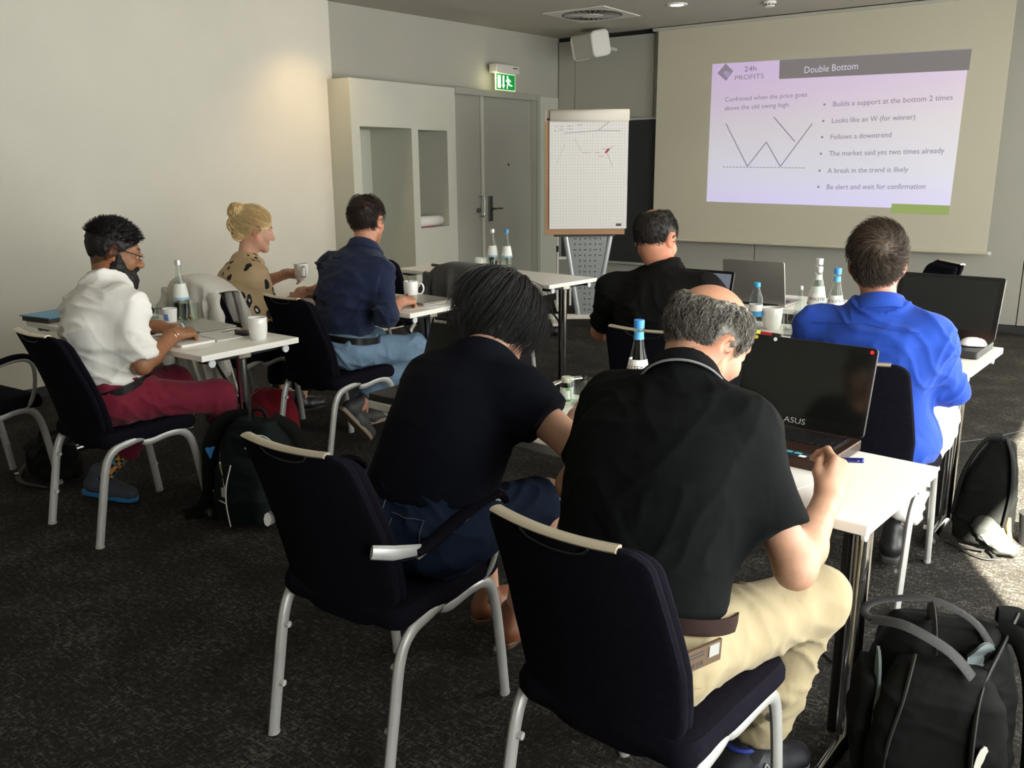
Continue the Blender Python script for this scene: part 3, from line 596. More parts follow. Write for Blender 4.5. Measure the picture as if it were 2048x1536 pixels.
def tumbler(label, x, y, z=TZ, h=0.09, r=0.036, water=0.0, fruit=0):
    t = thing('water_glass', label, 'glass', (x, y, z), 0, 'small water glasses')
    MB().lathe([(0, 0.0), (r * .86, 0.0), (r * .88, .004), (r, h), (r - .0018, h), (r * .86 - .002, .010), (0, .009)], 28).build('glass', GLASS, t)
    if water: MB().lathe([(0, 0.0095), (r * .86 - .0022, .0105), (r * .9 - .002, water), (0, water)], 24).build('water', clear_glass('water', (0.94, 0.95, 0.92)), t)
    if fruit:
        for k in range(fruit):
            a = random.uniform(0, 6.28); rr = random.uniform(0, r * .5); c = [(.25, .02, .03), (.2, .3, .05), (.4, .42, .15)][k % 3]
            MB().lathe([(0, -.007), (.006, -.004), (.007, 0), (.006, .004), (0, .007)], 8, (rr * math.cos(a), rr * math.sin(a), 0.018 + random.uniform(0, .02))).build('fruit_piece', M('fruit%d' % (k % 3), c, 0.4), t)
    return t
BOT = [(0, 0.004), (0.034, 0.0), (0.0375, 0.006), (0.0385, 0.06), (0.0385, 0.115), (0.034, 0.15), (0.026, 0.19), (0.018, 0.225), (0.0135, 0.255), (0.0125, 0.285), (0.0128, 0.292)]
def bottle(label, x, y, cap=BLUECAP, z=TZ, s=1.0, word=None, ang=0.0, neck=True, group='glass mineral water bottles', lab=(0.112, 0.190), open_top=False):
    t = thing('water_bottle', label, 'bottle', (x, y, z), ang, group); pr = [(r * s, h * s) for r, h in BOT]
    MB().lathe(pr, 28).build('bottle_glass', GREENGLASS, t)
    MB().lathe([(0, .010 * s), (.035 * s, .012 * s), (.036 * s, .11 * s), (0, .11 * s)], 24).build('water', clear_glass('water', (0.94, 0.95, 0.92)), t)
    def rad(h): return float(np.interp(h, [q[1] for q in pr[1:]], [q[0] for q in pr[1:]]))
    l0, l1 = lab[0] * s, lab[1] * s; lp = [(rad(h) + .0008, h) for h in np.linspace(l0, l1, 6)]
    lb = MB().lathe(lp, 28, a0=-1.9, a1=1.9).build('label', LABELW, t)
    MB().lathe([(rad(h) + .0014, h) for h in np.linspace(l0 + .001, l0 + .011 * s, 3)], 24, a0=-1.9, a1=1.9).build('label_stripe', M('label_blue', (0.25, 0.50, 0.70), 0.6), lb)
    if word:
        zc = l0 + (l1 - l0) * 0.62
        def wp(px, py, pz):
            h = zc + py; r = rad(h) + .0016; a = px / rad(zc); return (r * math.cos(a), r * math.sin(a), h)
        text('label_word', word, 0.0175 * s, INK, lb, None, warp=wp, align='CENTER')
        zc2 = l0 + (l1 - l0) * 0.36
        st8 = MB()
        for k in range(8):
            a = k * PI / 4
            def P8(r_, da): 
                px, py = r_ * math.cos(a + da), r_ * math.sin(a + da); h = zc2 + py; rr = rad(h) + .0016; an = px / rad(zc2); return (rr * math.cos(an), rr * math.sin(an), h)
            st8.add([P8(.0015, 0), P8(.0045, -.28), P8(.0075, 0), P8(.0045, .28)], [(0, 1, 2, 3)])
        st8.build('label_star', M('label_brown', (0.35, 0.16, 0.06), 0.7), lb, smooth=False)
    if neck: MB().lathe([(rad(h) + .0012, h) for h in np.linspace(.248 * s, .270 * s, 3)], 20).build('neck_label', M('neck_blue', (0.10, 0.42, 0.75), 0.5) if cap is BLUECAP else LABELW, t)
    if not open_top: MB().lathe([(.0155 * s, .280 * s), (.0158 * s, .302 * s), (.0145 * s, .305 * s), (0, .305 * s)], 20).build('cap', cap, t)
    return t
SILVERCAP = M('silver_cap', (0.7, 0.7, 0.68), 0.35, 0.6)
def laptop(label, hx, hy, rot, w, d, ang, base_mat, lid_mat, screen_mat, z=TZ, th=0.022, lh=None, name='laptop', bezel=0.014, keys=True, keymat=None, closed=False):
    """origin: hinge centre; local -y is the user side"""
    t = thing(name, label, 'laptop', (hx, hy, z), R(rot)); lh = lh or d * 0.95
    MB().prism(rrect(w, d, 0.012, 4, 0, -d / 2), 0.002, th).build('base', base_mat, t, bevel=0.003)
    if closed:
        MB().prism(rrect(w, d, 0.012, 4, 0, -d / 2), th + .0006, th + 0.008).build('lid', lid_mat, t, bevel=0.003); return t
    if keys:
        mats = keymat or M('key_black', (0.01, 0.01, 0.011), 0.35); kx = int((w - 0.05) / 0.0192); rows = 6; key = None
        for r_ in range(rows):
            for c_ in range(kx):
                x = -w / 2 + 0.025 + 0.0096 + c_ * (w - 0.05) / kx; y = -0.030 - r_ * 0.0185
                if key is None:
                    key = MB().cbox((0, 0, 0), (0.0155, 0.0150, 0.003)).build('key', mats, t, smooth=False, bevel=0.001, seg=1); o = key
                else: o = bpy.data.objects.new('key', key.data); link(o, t)
                o.location = (x, y, th + 0.0015)
        MB().prism(rrect(w - 0.045, 6 * 0.0187, 0.004, 2, 0, -0.077), th, th + 0.0006).build('key_well', BLACKP, t)
        MB().prism(rrect(0.09, 0.055, 0.005, 3, -0.03, -d + 0.045), th, th + 0.0006).build('touchpad', M('touchpad', (0.02, 0.015, 0.013), 0.3), t)
    MB().tube([(-w * .38, 0.0, th * .7), (w * .38, 0.0, th * .7)], 0.009, 10).build('hinge', BLACKP, t)
    lid = bpy.data.objects.new('lid', None)
    mt = Matrix.Translation((0, 0.004, th)) @ Matrix.Rotation(R(90 + 0), 4, 'X') @ Matrix.Rotation(R(-(ang - 90)), 4, 'X')
    # lid mesh in its own frame: x right, y up the lid, z towards the user
    lm = MB().prism(rrect(w, lh, 0.012, 4, 0, lh / 2), -0.008, 0.0)
    lm.v = [tuple(mt @ Vector(p)) for p in lm.v]; lo = lm.build('lid', lid_mat, t, bevel=0.002)
    sm_ = MB().prism(rrect(w - 2 * bezel, lh - bezel - 0.032, 0.002, 2, 0, lh / 2 + 0.009), 0.0, 0.0008); sm_.v = [tuple(mt @ Vector(p)) for p in sm_.v]
    be = MB().prism(rrect(w - 0.004, lh - 0.004, 0.010, 4, 0, lh / 2), 0.0, 0.0004); be.v = [tuple(mt @ Vector(p)) for p in be.v]; be.build('bezel', M('bezel_black', (0.008, 0.008, 0.008), 0.15), lo)
    sm_.build('screen', screen_mat, lo)
    t['_'] = 0; del t['_']
    return t, lo, mt

# ---- table of the bearded man
SPIRAL = M('spiral_wire', (0.3, 0.3, 0.3), 0.3, 0.8)
t = thing('spiral_notebook', 'open white spiral notebook under the bearded man\'s hands', 'notebook', (-3.40, 2.335, TZ), R(-4))
MB().box((-0.17, -0.155, 0.0005), (0.13, 0.005, 0.012)).build('page_block', PAPER, t, smooth=False, bevel=0.002)
MB().box((-0.17, 0.015, 0.0005), (0.13, 0.15, 0.006)).build('page_block', PAPER, t, smooth=False, bevel=0.002)
for k in range(20): MB().tube([(-0.165 + k * .0152, 0.010 + .011 * math.cos(a), .007 + .008 * math.sin(a)) for a in np.linspace(0, 2 * PI, 8, endpoint=False)], 0.0009, 4, closed=True).build('ring', SPIRAL, t)
for k in range(5): MB().box((-0.15, -0.03 - k * .022, 0.0121), (0.06 + .03 * math.sin(k * 2.1), -0.0292 - k * .022, 0.0123)).build('ink_line', M('ink_light', (0.45, 0.42, 0.45), 0.8), t, smooth=False)
laptop('closed silver laptop lying behind the spiral notebook', -3.60, 2.60, -6, 0.32, 0.20, 100, SILVER, SILVER, BLACKG, closed=True, th=0.014)
mug('plain white mug at the corner of the bearded man\'s table', -3.175, 2.49, R(140))
t = thing('mint_tin', 'round black mint tin with a printed lid', 'tin', (-3.315, 2.52, TZ))
MB().lathe([(0, 0), (.038, 0), (.04, .003), (.04, .012), (.039, .013)], 28).build('tin_base', BLACKP, t); MB().lathe([(.041, .013), (.041, .022), (.039, .025), (.03, .024), (0, .024)], 28).build('tin_lid', M('tin_lid', (0.05, 0.045, 0.045), 0.35), t)
MB().lathe([(.012, .0247), (.030, .0250), (.030, .0255), (.012, .0252)], 24).build('lid_print', M('tin_print', (0.42, 0.28, 0.22), 0.5), t)
bottle('glass water bottle with silver cap beside the white paper cup', -3.87, 2.585, SILVERCAP, ang=R(-40), neck=False)
tumbler('glass with berries and mint in front of the white cardigan', -3.77, 2.56, h=0.105, r=0.045, fruit=11)
t = thing('paper_cup', 'white cup with blue and red print', 'cup', (-3.80, 2.47, TZ))
MB().lathe([(0, 0), (.026, 0), (.034, .085), (.035, .087), (.033, .086), (.025, .004), (0, .004)], 24).build('cup', LABELW, t)
MB().lathe([(.0290, .03), (.0325, .062)], 20, a0=-2.2, a1=-0.9).build('blue_print', M('print_blue', (0.12, 0.25, 0.62), 0.5), t); MB().lathe([(.0288, .028), (.0328, .064)], 20, a0=-3.4, a1=-2.3).build('red_print', M('print_red', (0.55, 0.05, 0.10), 0.5), t)
tumbler('water glass next to the sunglasses', -4.00, 2.50, water=0.03); tumbler('empty glass behind the paper cup', -3.95, 2.585)
t = thing('sunglasses', 'dark sunglasses standing upside down on the table', 'sunglasses', (-4.20, 2.58, TZ), R(30))
for s in (-1, 1):
    MB().pillow([(0.033 * s + .027 * math.cos(a), .026 + .022 * math.sin(a)) for a in np.linspace(0, 2 * PI, 16, endpoint=False)], [(-.001, .001), (.001, .001)], lambda u, v, w: (u, w, v)).build('lens', BLACKG, t)
    MB().tube([(0.06 * s, 0, .035), (0.066 * s, 0.05, .03), (0.064 * s, .13, .008)], .0025, 6).build('temple', BLACKP, t)
MB().tube([(-.008, 0, .030), (0, -.003, .034), (.008, 0, .030)], .002, 6).build('bridge', BLACKP, t)
t = thing('flower_vase', 'small glass vase with a white flower', 'vase', (-4.09, 2.43, TZ))
MB().lathe([(0, 0), (.022, 0), (.026, .03), (.016, .06), (.018, .07)], 20).build('vase', GLASS, t); MB().tube(catmull([(0, 0, .01), (.004, 0, .06), (.015, .005, .10)], 4), .002, 6).build('stem', M('stem_green', (.10, .22, .04), .6), t)
for k in range(6):
    a = k * PI / 3; MB().pillow([(.011 * math.cos(b), .016 + .017 * math.sin(b)) for b in np.linspace(0, 2 * PI, 10, endpoint=False)], [(-.0008, .001), (.0008, .001)], lambda u, v, w, a=a: (.015 + u * math.cos(a) - v * math.sin(a) * .9, .005 + u * math.sin(a) + v * math.cos(a) * .9, .10 + w + v * .4)).build('petal', M('petal_white', (.82, .82, .72), .6), t)
def felt(name, label, cat, x, y, rz, body, capm, L=0.13, r=0.007, z=TZ, caplen=0.04):
    t = thing(name, label, cat, (x, y, z + r), R(rz)); MB().tube([(-L / 2, 0, 0), (L / 2 - caplen, 0, 0)], r, 12).build('barrel', body, t); MB().tube([(L / 2 - caplen, 0, 0), (L / 2 - .006, 0, 0), (L / 2, 0, 0)], [r * 1.12, r * 1.08, r * .7], 12).build('cap', capm, t); return t
felt('highlighter', 'orange highlighter lying by the spiral notebook', 'highlighter', -3.60, 2.475, 12, ORANGE, ORANGE, 0.11, 0.008)
t = thing('red_sachet', 'small red packet by the water glasses', 'packet', (-3.89, 2.47, TZ)); MB().pillow(rrect(.05, .035, .006), [(.0, .006), (.008, 0), (.016, .008)], lambda u, v, w: (u, v, w + .0005)).build('packet_body', RED, t); MB().box((-.028, -.017, .004), (-.024, .017, .010)).build('packet_seam', RED, t, smooth=False)
t = thing('blue_folder', 'blue plastic folder at the wall end of the table', 'folder', (-4.50, 2.30, TZ), R(8)); MB().box((-.11, -.15, .024), (.12, .15, .030)).build('cover', M('folder_blue', (.05, .30, .55), .4), t, smooth=False, bevel=.002); MB().box((-.10, -.145, .0005), (.11, .145, .024)).build('leather_case', M('case_brown', (.05, .035, .03), .6), t, smooth=False, bevel=.004)

# ---- second table, left
laptop('closed silver laptop at the end of the navy-shirted man\'s table', -3.275, 3.83, -9, 0.33, 0.235, 100, SILVER, SILVER, BLACKG, closed=True, th=0.012)
laptop('flat silver laptop between the blonde woman and the navy-shirted man', -3.97, 3.72, 4, 0.33, 0.235, 100, SILVER, SILVER, BLACKG, closed=True, th=0.012)
mug('white mug with a teaspoon standing in it', -3.44, 3.80, R(35), spoon=True)
tumbler('glass with a slice of fruit beside the spoon mug', -3.535, 3.70, h=0.10, r=0.037, fruit=4)
bottle('water bottle half hidden behind the navy shirt', -3.60, 3.66, SILVERCAP, ang=R(-60), neck=False)
t = thing('paper_sheet', 'white paper the navy-shirted man writes on', 'paper', (-3.22, 3.58, TZ), R(-20)); MB().box((-.105, -.14, .0004), (.105, .14, .0016)).build('sheet', PAPER, t, smooth=False); MB().box((-.1, -.137, .0016), (.107, .142, .0026), mat=Matrix.Rotation(R(5), 4, 'Z')).build('sheet', PAPER, t, smooth=False)
# ---- back table
bottle('water bottle with silver cap on the back table', -3.79, 5.06, SILVERCAP, ang=R(-60), neck=False); bottle('water bottle with blue cap on the back table', -3.68, 5.08, BLUECAP, ang=R(-60), neck=False)
mug('white mug on the back table behind the grey jacket', -3.90, 5.06, R(150)); tumbler('glass in front of the two bottles on the back table', -3.715, 5.00); tumbler('glass with dark berries behind the back-table mug', -3.90, 5.18, fruit=5)
felt('marker_pen', 'black marker with blue cap on the back table', 'marker', -4.35, 5.12, -8, BLACKP, M('cap_blue', (.03, .05, .45), .4), 0.14, 0.010)
t = thing('bottle_cap', 'small red bottle cap on the back table', 'cap', (-3.60, 5.09, TZ)); MB().lathe([(.016, 0), (.0155, .012), (.012, .014), (0, .014)], 16).build('cap_shell', RED, t); MB().lathe([(.0165, .001), (.0165, .003)], 16).build('cap_rim', RED, t)
# ---- nearest table
BROWNLAP = M('laptop_brown', (0.045, 0.022, 0.014), 0.35, 0.5, var=0.1, vs=40); SCREENOFF = M('screen_off', (0.006, 0.007, 0.006), 0.10, spec=0.55)
t, lo, mt = laptop('open black and brown laptop with three coloured dots on its lid', -0.735, 2.375, -5.5, 0.375, 0.255, 104, BROWNLAP, BLACKP, SCREENOFF, th=0.030, lh=0.242)
text('maker_word', 'ASUS', 0.022, M('logo_grey', (.4, .4, .38), .4), lo, mt @ Matrix.Translation((-0.005, 0.008, 0.0012)), align='CENTER', sx=1.25)
for (x, y, c, n_) in ((-.158, .233, (.85, .60, .05), 'yellow_dot'), (-.10, .233, (.85, .85, .82), 'white_dot'), (.172, .230, (.75, .03, .04), 'red_dot')):
    d = MB().lathe([(0, .0012), (.0055, .0012), (.0055, .0006)], 14); d.v = [tuple(mt @ Vector((p[0] + x, p[1] + y, p[2]))) for p in d.v]; d.build(n_, M(n_, c, .5), lo)
MB().box((.04, -.248, .0302), (.135, -.205, .0306)).build('spec_sticker', M('sticker_dark', (.015, .03, .045), .3), t, smooth=False)
for k in range(3): MB().box((.048 + k * .024, -.225, .0306), (.066 + k * .024, -.212, .0309)).build('sticker_icon', M('sticker_cyan', (.10, .40, .50), .4), t, smooth=False)
MB().box((.115, -.243, .0306), (.132, -.228, .0309)).build('sticker_icon', LABELW, t, smooth=False)
MB().box((-.16, -.018, .0300), (.17, -.012, .0306)).build('copper_strip', M('copper_strip', (.30, .13, .05), .3, .8), t, smooth=False)
BOTTLE4 = bottle('glass mineral water bottle with blue cap in front of the black T-shirt', -1.175, 2.275, BLUECAP, ang=R(-95), word='GEROLSTEINER')
t = thing('supplement_jar', 'small brown jar with white lid and green leaf label', 'jar', (-1.475, 2.36, TZ)); MB().lathe([(0, 0), (.019, 0), (.0205, .003), (.0205, .050), (.016, .058), (.015, .062)], 24).build('jar', M('jar_brown', (.012, .008, .005), .15), t)
MB().lathe([(.0165, .060), (.0175, .061), (.0175, .076), (.016, .078), (0, .078)], 24).build('lid', M('lid_cream', (.62, .58, .48), .4), t); lb = MB().lathe([(.0209, .006), (.0209, .045)], 24).build('label', LABELW, t)
MB().lathe([(.0213, .002), (.0213, .007)], 24).build('green_band', M('leaf_green', (.12, .45, .12), .5), lb)
MB().lathe([(.0214, .036), (.0214, .045)], 10, a0=-1.15, a1=-.55).build('leaf_mark', M('leaf_green', (.12, .45, .12), .5), lb)
tumbler('empty water glass next to the brown jar', -1.405, 2.33, h=0.088, r=0.036, water=0.012)
t, lo, mt = laptop('open black laptop in front of the black-haired woman', -1.835, 2.225, -2, 0.345, 0.235, 112, BLACKP, BLACKP, SCREENOFF, th=0.024, lh=0.225)
text('maker_word', 'lenovo', 0.022, LABELW, lo, mt @ Matrix.Translation((-0.130, 0.205, 0.0012)), align='CENTER')
t = thing('paper_sheet', 'loose white sheets under the grey-haired man\'s writing hand', 'paper', (-0.66, 2.0, TZ), R(-12))
for k, (dx, dy, rz) in enumerate(((0, 0, 0), (.02, -.015, 6), (-.03, .01, -5))): MB().box((-.105 + dx, -.145 + dy, .0004 + k * .0012), (.105 + dx, .145 + dy, .0014 + k * .0012), mat=Matrix.Rotation(R(rz), 4, 'Z')).build('sheet', PAPER, t, smooth=False)
# ---- blue shirt's table
t, lo, mt = laptop('large black laptop with a dark screen beside the blue shirt', -0.665, 4.02, -4, 0.415, 0.275, 108, BLACKP, M('lid_black', (.014, .014, .015), .3), M('screen_matt', (.010, .012, .011), .28), th=0.030, lh=0.262, bezel=0.020)
t = thing('computer_mouse', 'white computer mouse with a red stripe', 'mouse', (-0.515, 3.86, TZ + 0.0335), R(-70))
MB().pillow(rrect(.062, .10, .029, 6), [(0, .003), (.006, 0), (.016, .003), (.026, .012), (.030, .022)], lambda u, v, w: (u, v, .0005 + w * (1 - (v / .07) ** 2 * .5))).build('shell', WHITE, t)
MB().tube([(-.012, .045, .019), (-.018, .0, .0285), (-.026, -.03, .020)], .0025, 6).build('red_stripe', RED, t); MB().tube([(.0, .03, .027), (.0, .018, .0300)], .003, 6).build('scroll_wheel', BLACKP, t)
t = thing('plastic_bottle', 'small plastic water bottle with blue cap', 'bottle', (-1.43, 3.92, TZ)); MB().lathe([(0, .003), (.024, 0), (.029, .006), (.030, .03), (.028, .04), (.030, .05), (.030, .125), (.027, .15), (.016, .18), (.0125, .19), (.0125, .20)], 24).build('bottle_body', clear_glass('pet', (.90, .95, .97)), t)
MB().lathe([(.0305, .06), (.0305, .115)], 24).build('label', LABELW, t); MB().lathe([(.0309, .06), (.0309, .085)], 24).build('label_band', M('pet_blue', (.06, .32, .60), .5), t); MB().lathe([(.0155, .194), (.0155, .212), (.014, .214), (0, .214)], 20).build('cap', M('cap_cyan', (.03, .38, .66), .4), t)
mug('white mug beside the plastic water bottle', -1.365, 3.96, R(125), h=0.10, r=0.045)
tumbler('water glass next to the red marker', -1.24, 3.85, h=0.10, r=0.038, water=0.035)
bottle('small clear glass bottle with metal cap beside the tumbler', -1.255, 4.0, SILVERCAP, s=0.66, neck=False, ang=R(-60), group='small soda bottles', lab=(0.11, 0.14))
bottle('tall water bottle with silver cap left of the blue shirt', -1.15, 3.90, SILVERCAP, s=1.0, ang=R(-62), word='GEROLSTEINER')
bottle('tall water bottle standing behind the silver-capped bottle', -1.19, 4.03, SILVERCAP, s=1.07, ang=R(-62), neck=False)
bottle('water bottle with blue cap nearest the blue shirt collar', -1.065, 3.88, BLUECAP, ang=R(-72), word='GEROLSTEINER')
tumbler('glass behind the blue-capped bottle', -1.02, 3.98, h=0.095)
felt('marker_pen', 'red marker with black cap by the water glass', 'marker', -1.31, 3.775, -15, RED, BLACKP, 0.12, 0.009); felt('highlighter', 'green and yellow highlighter near the grey hair', 'highlighter', -1.40, 3.765, 25, M('hl_green', (.08, .12, .03), .4), M('hl_yellow', (.75, .80, .05), .4), 0.11, 0.010)
t, lo, mt = laptop('black laptop with a pale screen in front of the black T-shirt', -1.775, 4.04, -3, 0.33, 0.22, 105, BLACKP, BLACKP, M('screen_pale', (.10, .11, .13), .3, emit=(.20, .23, .30), es=.5), th=0.02, lh=0.222)
t, lo, mt = laptop('open silver laptop seen from behind on the presenter table', -1.685, 4.60, 177, 0.345, 0.235, 102, SILVER, SILVER, SCREENOFF, th=0.016, lh=0.235)
# ================================================================== people: smooth implicit bodies
def nrm(v): v = np.array(v, float); return v / (np.linalg.norm(v) + 1e-12)
def A(*v): return np.array(v, float)
def hash3(i): 
    s = np.sin(i[..., 0] * 127.1 + i[..., 1] * 311.7 + i[..., 2] * 74.7) * 43758.5453; return s - np.floor(s)
def vnoise(p):
    i = np.floor(p); f = p - i; u = f * f * (3 - 2 * f); r = 0
    for dx in (0, 1):
        for dy in (0, 1):
            for dz in (0, 1):
                w = (u[..., 0] if dx else 1 - u[..., 0]) * (u[..., 1] if dy else 1 - u[..., 1]) * (u[..., 2] if dz else 1 - u[..., 2])
                r = r + w * hash3(i + np.array((dx, dy, dz)))
    return r
class Field:
    def __init__(s): s.ops = []
    def op(s, kind, fn, lo, hi, k): s.ops.append((kind, fn, np.array(lo, float), np.array(hi, float), k)); return s
    def cone(s, a, b, ra, rb, k=0.02, cut=None, kind='u'):
        a, b = A(*a), A(*b); ba = b - a; L2 = ba @ ba
        def fn(p):
            t = np.clip(((p - a) @ ba) / L2, 0, 1); d = np.linalg.norm(p - a - t[:, None] * ba, axis=1) - (ra + (rb - ra) * t)
            if cut is not None: d = np.maximum(d, (p - cut[0]) @ cut[1])
            return d
        R_ = max(ra, rb); return s.op(kind, fn, np.minimum(a, b) - R_, np.maximum(a, b) + R_, k)
    def ell(s, c, r, Rm=None, k=0.02, kind='u', cut=None):
        c = A(*c); r = A(*r); Rm = np.eye(3) if Rm is None else Rm
        def fn(p):
            q = (p - c) @ Rm; k0 = np.linalg.norm(q / r, axis=1); k1 = np.linalg.norm(q / (r * r), axis=1) + 1e-9
            d = k0 * (k0 - 1) / k1
            if cut is not None: d = np.maximum(d, (p - cut[0]) @ cut[1])
            return d
        m = r.max(); return s.op(kind, fn, c - m, c + m, k)
    def loft(s, rings, k=0.03, ex=2.3, cuts=()):
        C = np.array([r[0] for r in rings], float); Rv = np.array([r[1] for r in rings], float); Fv = np.array([r[2] for r in rings], float); Q = np.array([r[3] for r in rings], float)
        def fn(p):
            best = np.full(len(p), 1e9); bi = np.zeros(len(p), int); bt = np.zeros(len(p)); ax = np.zeros(len(p))
            for i in range(len(C) - 1):
                ba = C[i + 1] - C[i]; L = np.linalg.norm(ba); tr = ((p - C[i]) @ ba) / (L * L); t = np.clip(tr, 0, 1)
                d = np.linalg.norm(p - C[i] - t[:, None] * ba, axis=1); m = d < best
                best[m] = d[m]; bi[m] = i; bt[m] = t[m]; o = np.zeros(len(p))
                if i == 0: o = np.maximum(o, -tr * L)
                if i == len(C) - 2: o = np.maximum(o, (tr - 1) * L)
                ax[m] = o[m]
            t = bt[:, None]; c = C[bi] * (1 - t) + C[bi + 1] * t; rv = Rv[bi] * (1 - t) + Rv[bi + 1] * t; fv = Fv[bi] * (1 - t) + Fv[bi + 1] * t; q = Q[bi] * (1 - t) + Q[bi + 1] * t
            u = ((p - c) * rv).sum(1); v = ((p - c) * fv).sum(1); b = np.where(v > 0, q[:, 1], q[:, 2])
            g = (np.abs(u / q[:, 0]) ** ex + np.abs(v / b) ** ex) ** (1 / ex); d = (g - 1) * np.minimum(q[:, 0], b)
            d = np.where(ax > 0, np.hypot(np.maximum(d, 0), ax) + np.minimum(d, 0) * 0 , d)
            for (c0, n0) in cuts: d = np.maximum(d, (p - c0) @ n0)
            return d
        m = Q.max(); return s.op('u', fn, C.min(0) - m, C.max(0) + m, k)
    def half(s, c, n): 
        c, n = A(*c), nrm(n); return s.op('i', lambda p: (p - c) @ n, (-99,) * 3, (99,) * 3, 0.0)
    def eval(s, p, ops=None):
        d = np.full(len(p), 1.0)
        for kind, fn, a, b, k in (s.ops if ops is None else ops):
            e = fn(p)
            if kind == 'i': d = np.maximum(d, e); continue
            if kind == 'u':
                h = np.maximum(k - np.abs(d - e), 0) / max(k, 1e-6); d = np.minimum(d, e) - h * h * k * 0.25
            else:
                e = -e; h = np.maximum(k - np.abs(d - e), 0) / max(k, 1e-6); d = np.maximum(d, e) + h * h * k * 0.25
        return d
    def mesh(s, res, box=None):
        us = [o for o in s.ops if o[0] == 'u']
        if box is None: lo = np.min([o[2] for o in us], 0) - 3 * res; hi = np.max([o[3] for o in us], 0) + 3 * res
        else: lo, hi = A(*box[0]), A(*box[1])
        n = np.ceil((hi - lo) / res).astype(int) + 1; D = np.full(n, 1.0, np.float32); B = 12
        LO = np.array([o[2] - o[4] * .6 for o in s.ops]); HI = np.array([o[3] + o[4] * .6 for o in s.ops]); U = np.array([o[0] == 'u' for o in s.ops])
        for i in range(0, n[0], B):
            for j in range(0, n[1], B):
                for k in range(0, n[2], B):
                    b0 = lo + np.array((i, j, k)) * res; e = np.minimum(np.array((i, j, k)) + B, n); b1 = lo + (e - 1) * res
                    sel = (LO <= b1 + 2 * res).all(1) & (HI >= b0 - 2 * res).all(1)
                    if not (sel & U).any(): continue
                    c = (b0 + b1) / 2; rad = np.linalg.norm(b1 - b0) / 2; ops = [o for o, q in zip(s.ops, sel) if q]; dc = s.eval(c[None], ops)[0]
                    if dc > rad * 1.7 + 0.012: continue
                    if dc < -rad * 1.6 - 0.012: D[i:e[0], j:e[1], k:e[2]] = -1; continue
                    g = np.stack(np.meshgrid(*[np.arange(q, w) for q, w in zip((i, j, k), e)], indexing='ij'), -1)
                    D[i:e[0], j:e[1], k:e[2]] = s.eval(lo + g.reshape(-1, 3) * res, ops).reshape(g.shape[:3])
        return nets(D, lo, res)
CO = np.array([(0, 0, 0), (1, 0, 0), (0, 1, 0), (1, 1, 0), (0, 0, 1), (1, 0, 1), (0, 1, 1), (1, 1, 1)])
ED = [(0, 1), (2, 3), (4, 5), (6, 7), (0, 2), (1, 3), (4, 6), (5, 7), (0, 4), (1, 5), (2, 6), (3, 7)]
def nets(D, lo, res):
    Sg = D < 0; a = Sg.astype(np.int8); c = sum(a[x:a.shape[0] - 1 + x, y:a.shape[1] - 1 + y, z:a.shape[2] - 1 + z] for x, y, z in CO)
    idx = np.argwhere((c > 0) & (c < 8)); ids = np.full(c.shape, -1, np.int32); ids[tuple(idx.T)] = np.arange(len(idx))
    v = np.stack([D[tuple((idx + o).T)] for o in CO], 1); acc = np.zeros((len(idx), 3)); cnt = np.zeros(len(idx))
    for e0, e1 in ED:
        m = (v[:, e0] < 0) != (v[:, e1] < 0); t = np.where(m, v[:, e0] / (v[:, e0] - v[:, e1] + 1e-20), 0)
        acc += np.where(m[:, None], CO[e0] + t[:, None] * (CO[e1] - CO[e0]), 0); cnt += m
    V = lo + (idx + acc / np.maximum(cnt, 1)[:, None]) * res; F = []
    for ax in range(3):
        b, d = (ax + 1) % 3, (ax + 2) % 3; s0 = [slice(None)] * 3; s1 = [slice(None)] * 3; s0[ax] = slice(0, -1); s1[ax] = slice(1, None)
        e = np.argwhere(Sg[tuple(s0)] != Sg[tuple(s1)]); e = e[(e[:, b] > 0) & (e[:, d] > 0) & (e[:, b] < D.shape[b] - 1) & (e[:, d] < D.shape[d] - 1)]
        if not len(e): continue
        def cell(db, dd): q = e.copy(); q[:, b] += db; q[:, d] += dd; return ids[tuple(q.T)]
        q = np.stack([cell(-1, -1), cell(0, -1), cell(0, 0), cell(-1, 0)], 1); ins = Sg[tuple(e.T)]; q[~ins] = q[~ins][:, ::-1]; F.append(q)
    F = np.concatenate(F) if F else np.zeros((0, 4), int); return V, F[(F >= 0).all(1)]
def vnormals(V, F):
    n = np.cross(V[F[:, 2]] - V[F[:, 0]], V[F[:, 3]] - V[F[:, 1]]); N_ = np.zeros_like(V)
    for k in range(4): np.add.at(N_, F[:, k], n)
    return N_ / (np.linalg.norm(N_, axis=1, keepdims=True) + 1e-12)
def compact(V, F):
    u = np.unique(F); r = np.full(len(V), -1); r[u] = np.arange(len(u)); return V[u], r[F]
def rotm(yaw, pitch, roll):
    return np.array(Matrix.Rotation(R(yaw), 3, 'Z') @ Matrix.Rotation(R(pitch), 3, 'X') @ Matrix.Rotation(R(roll), 3, 'Y'))

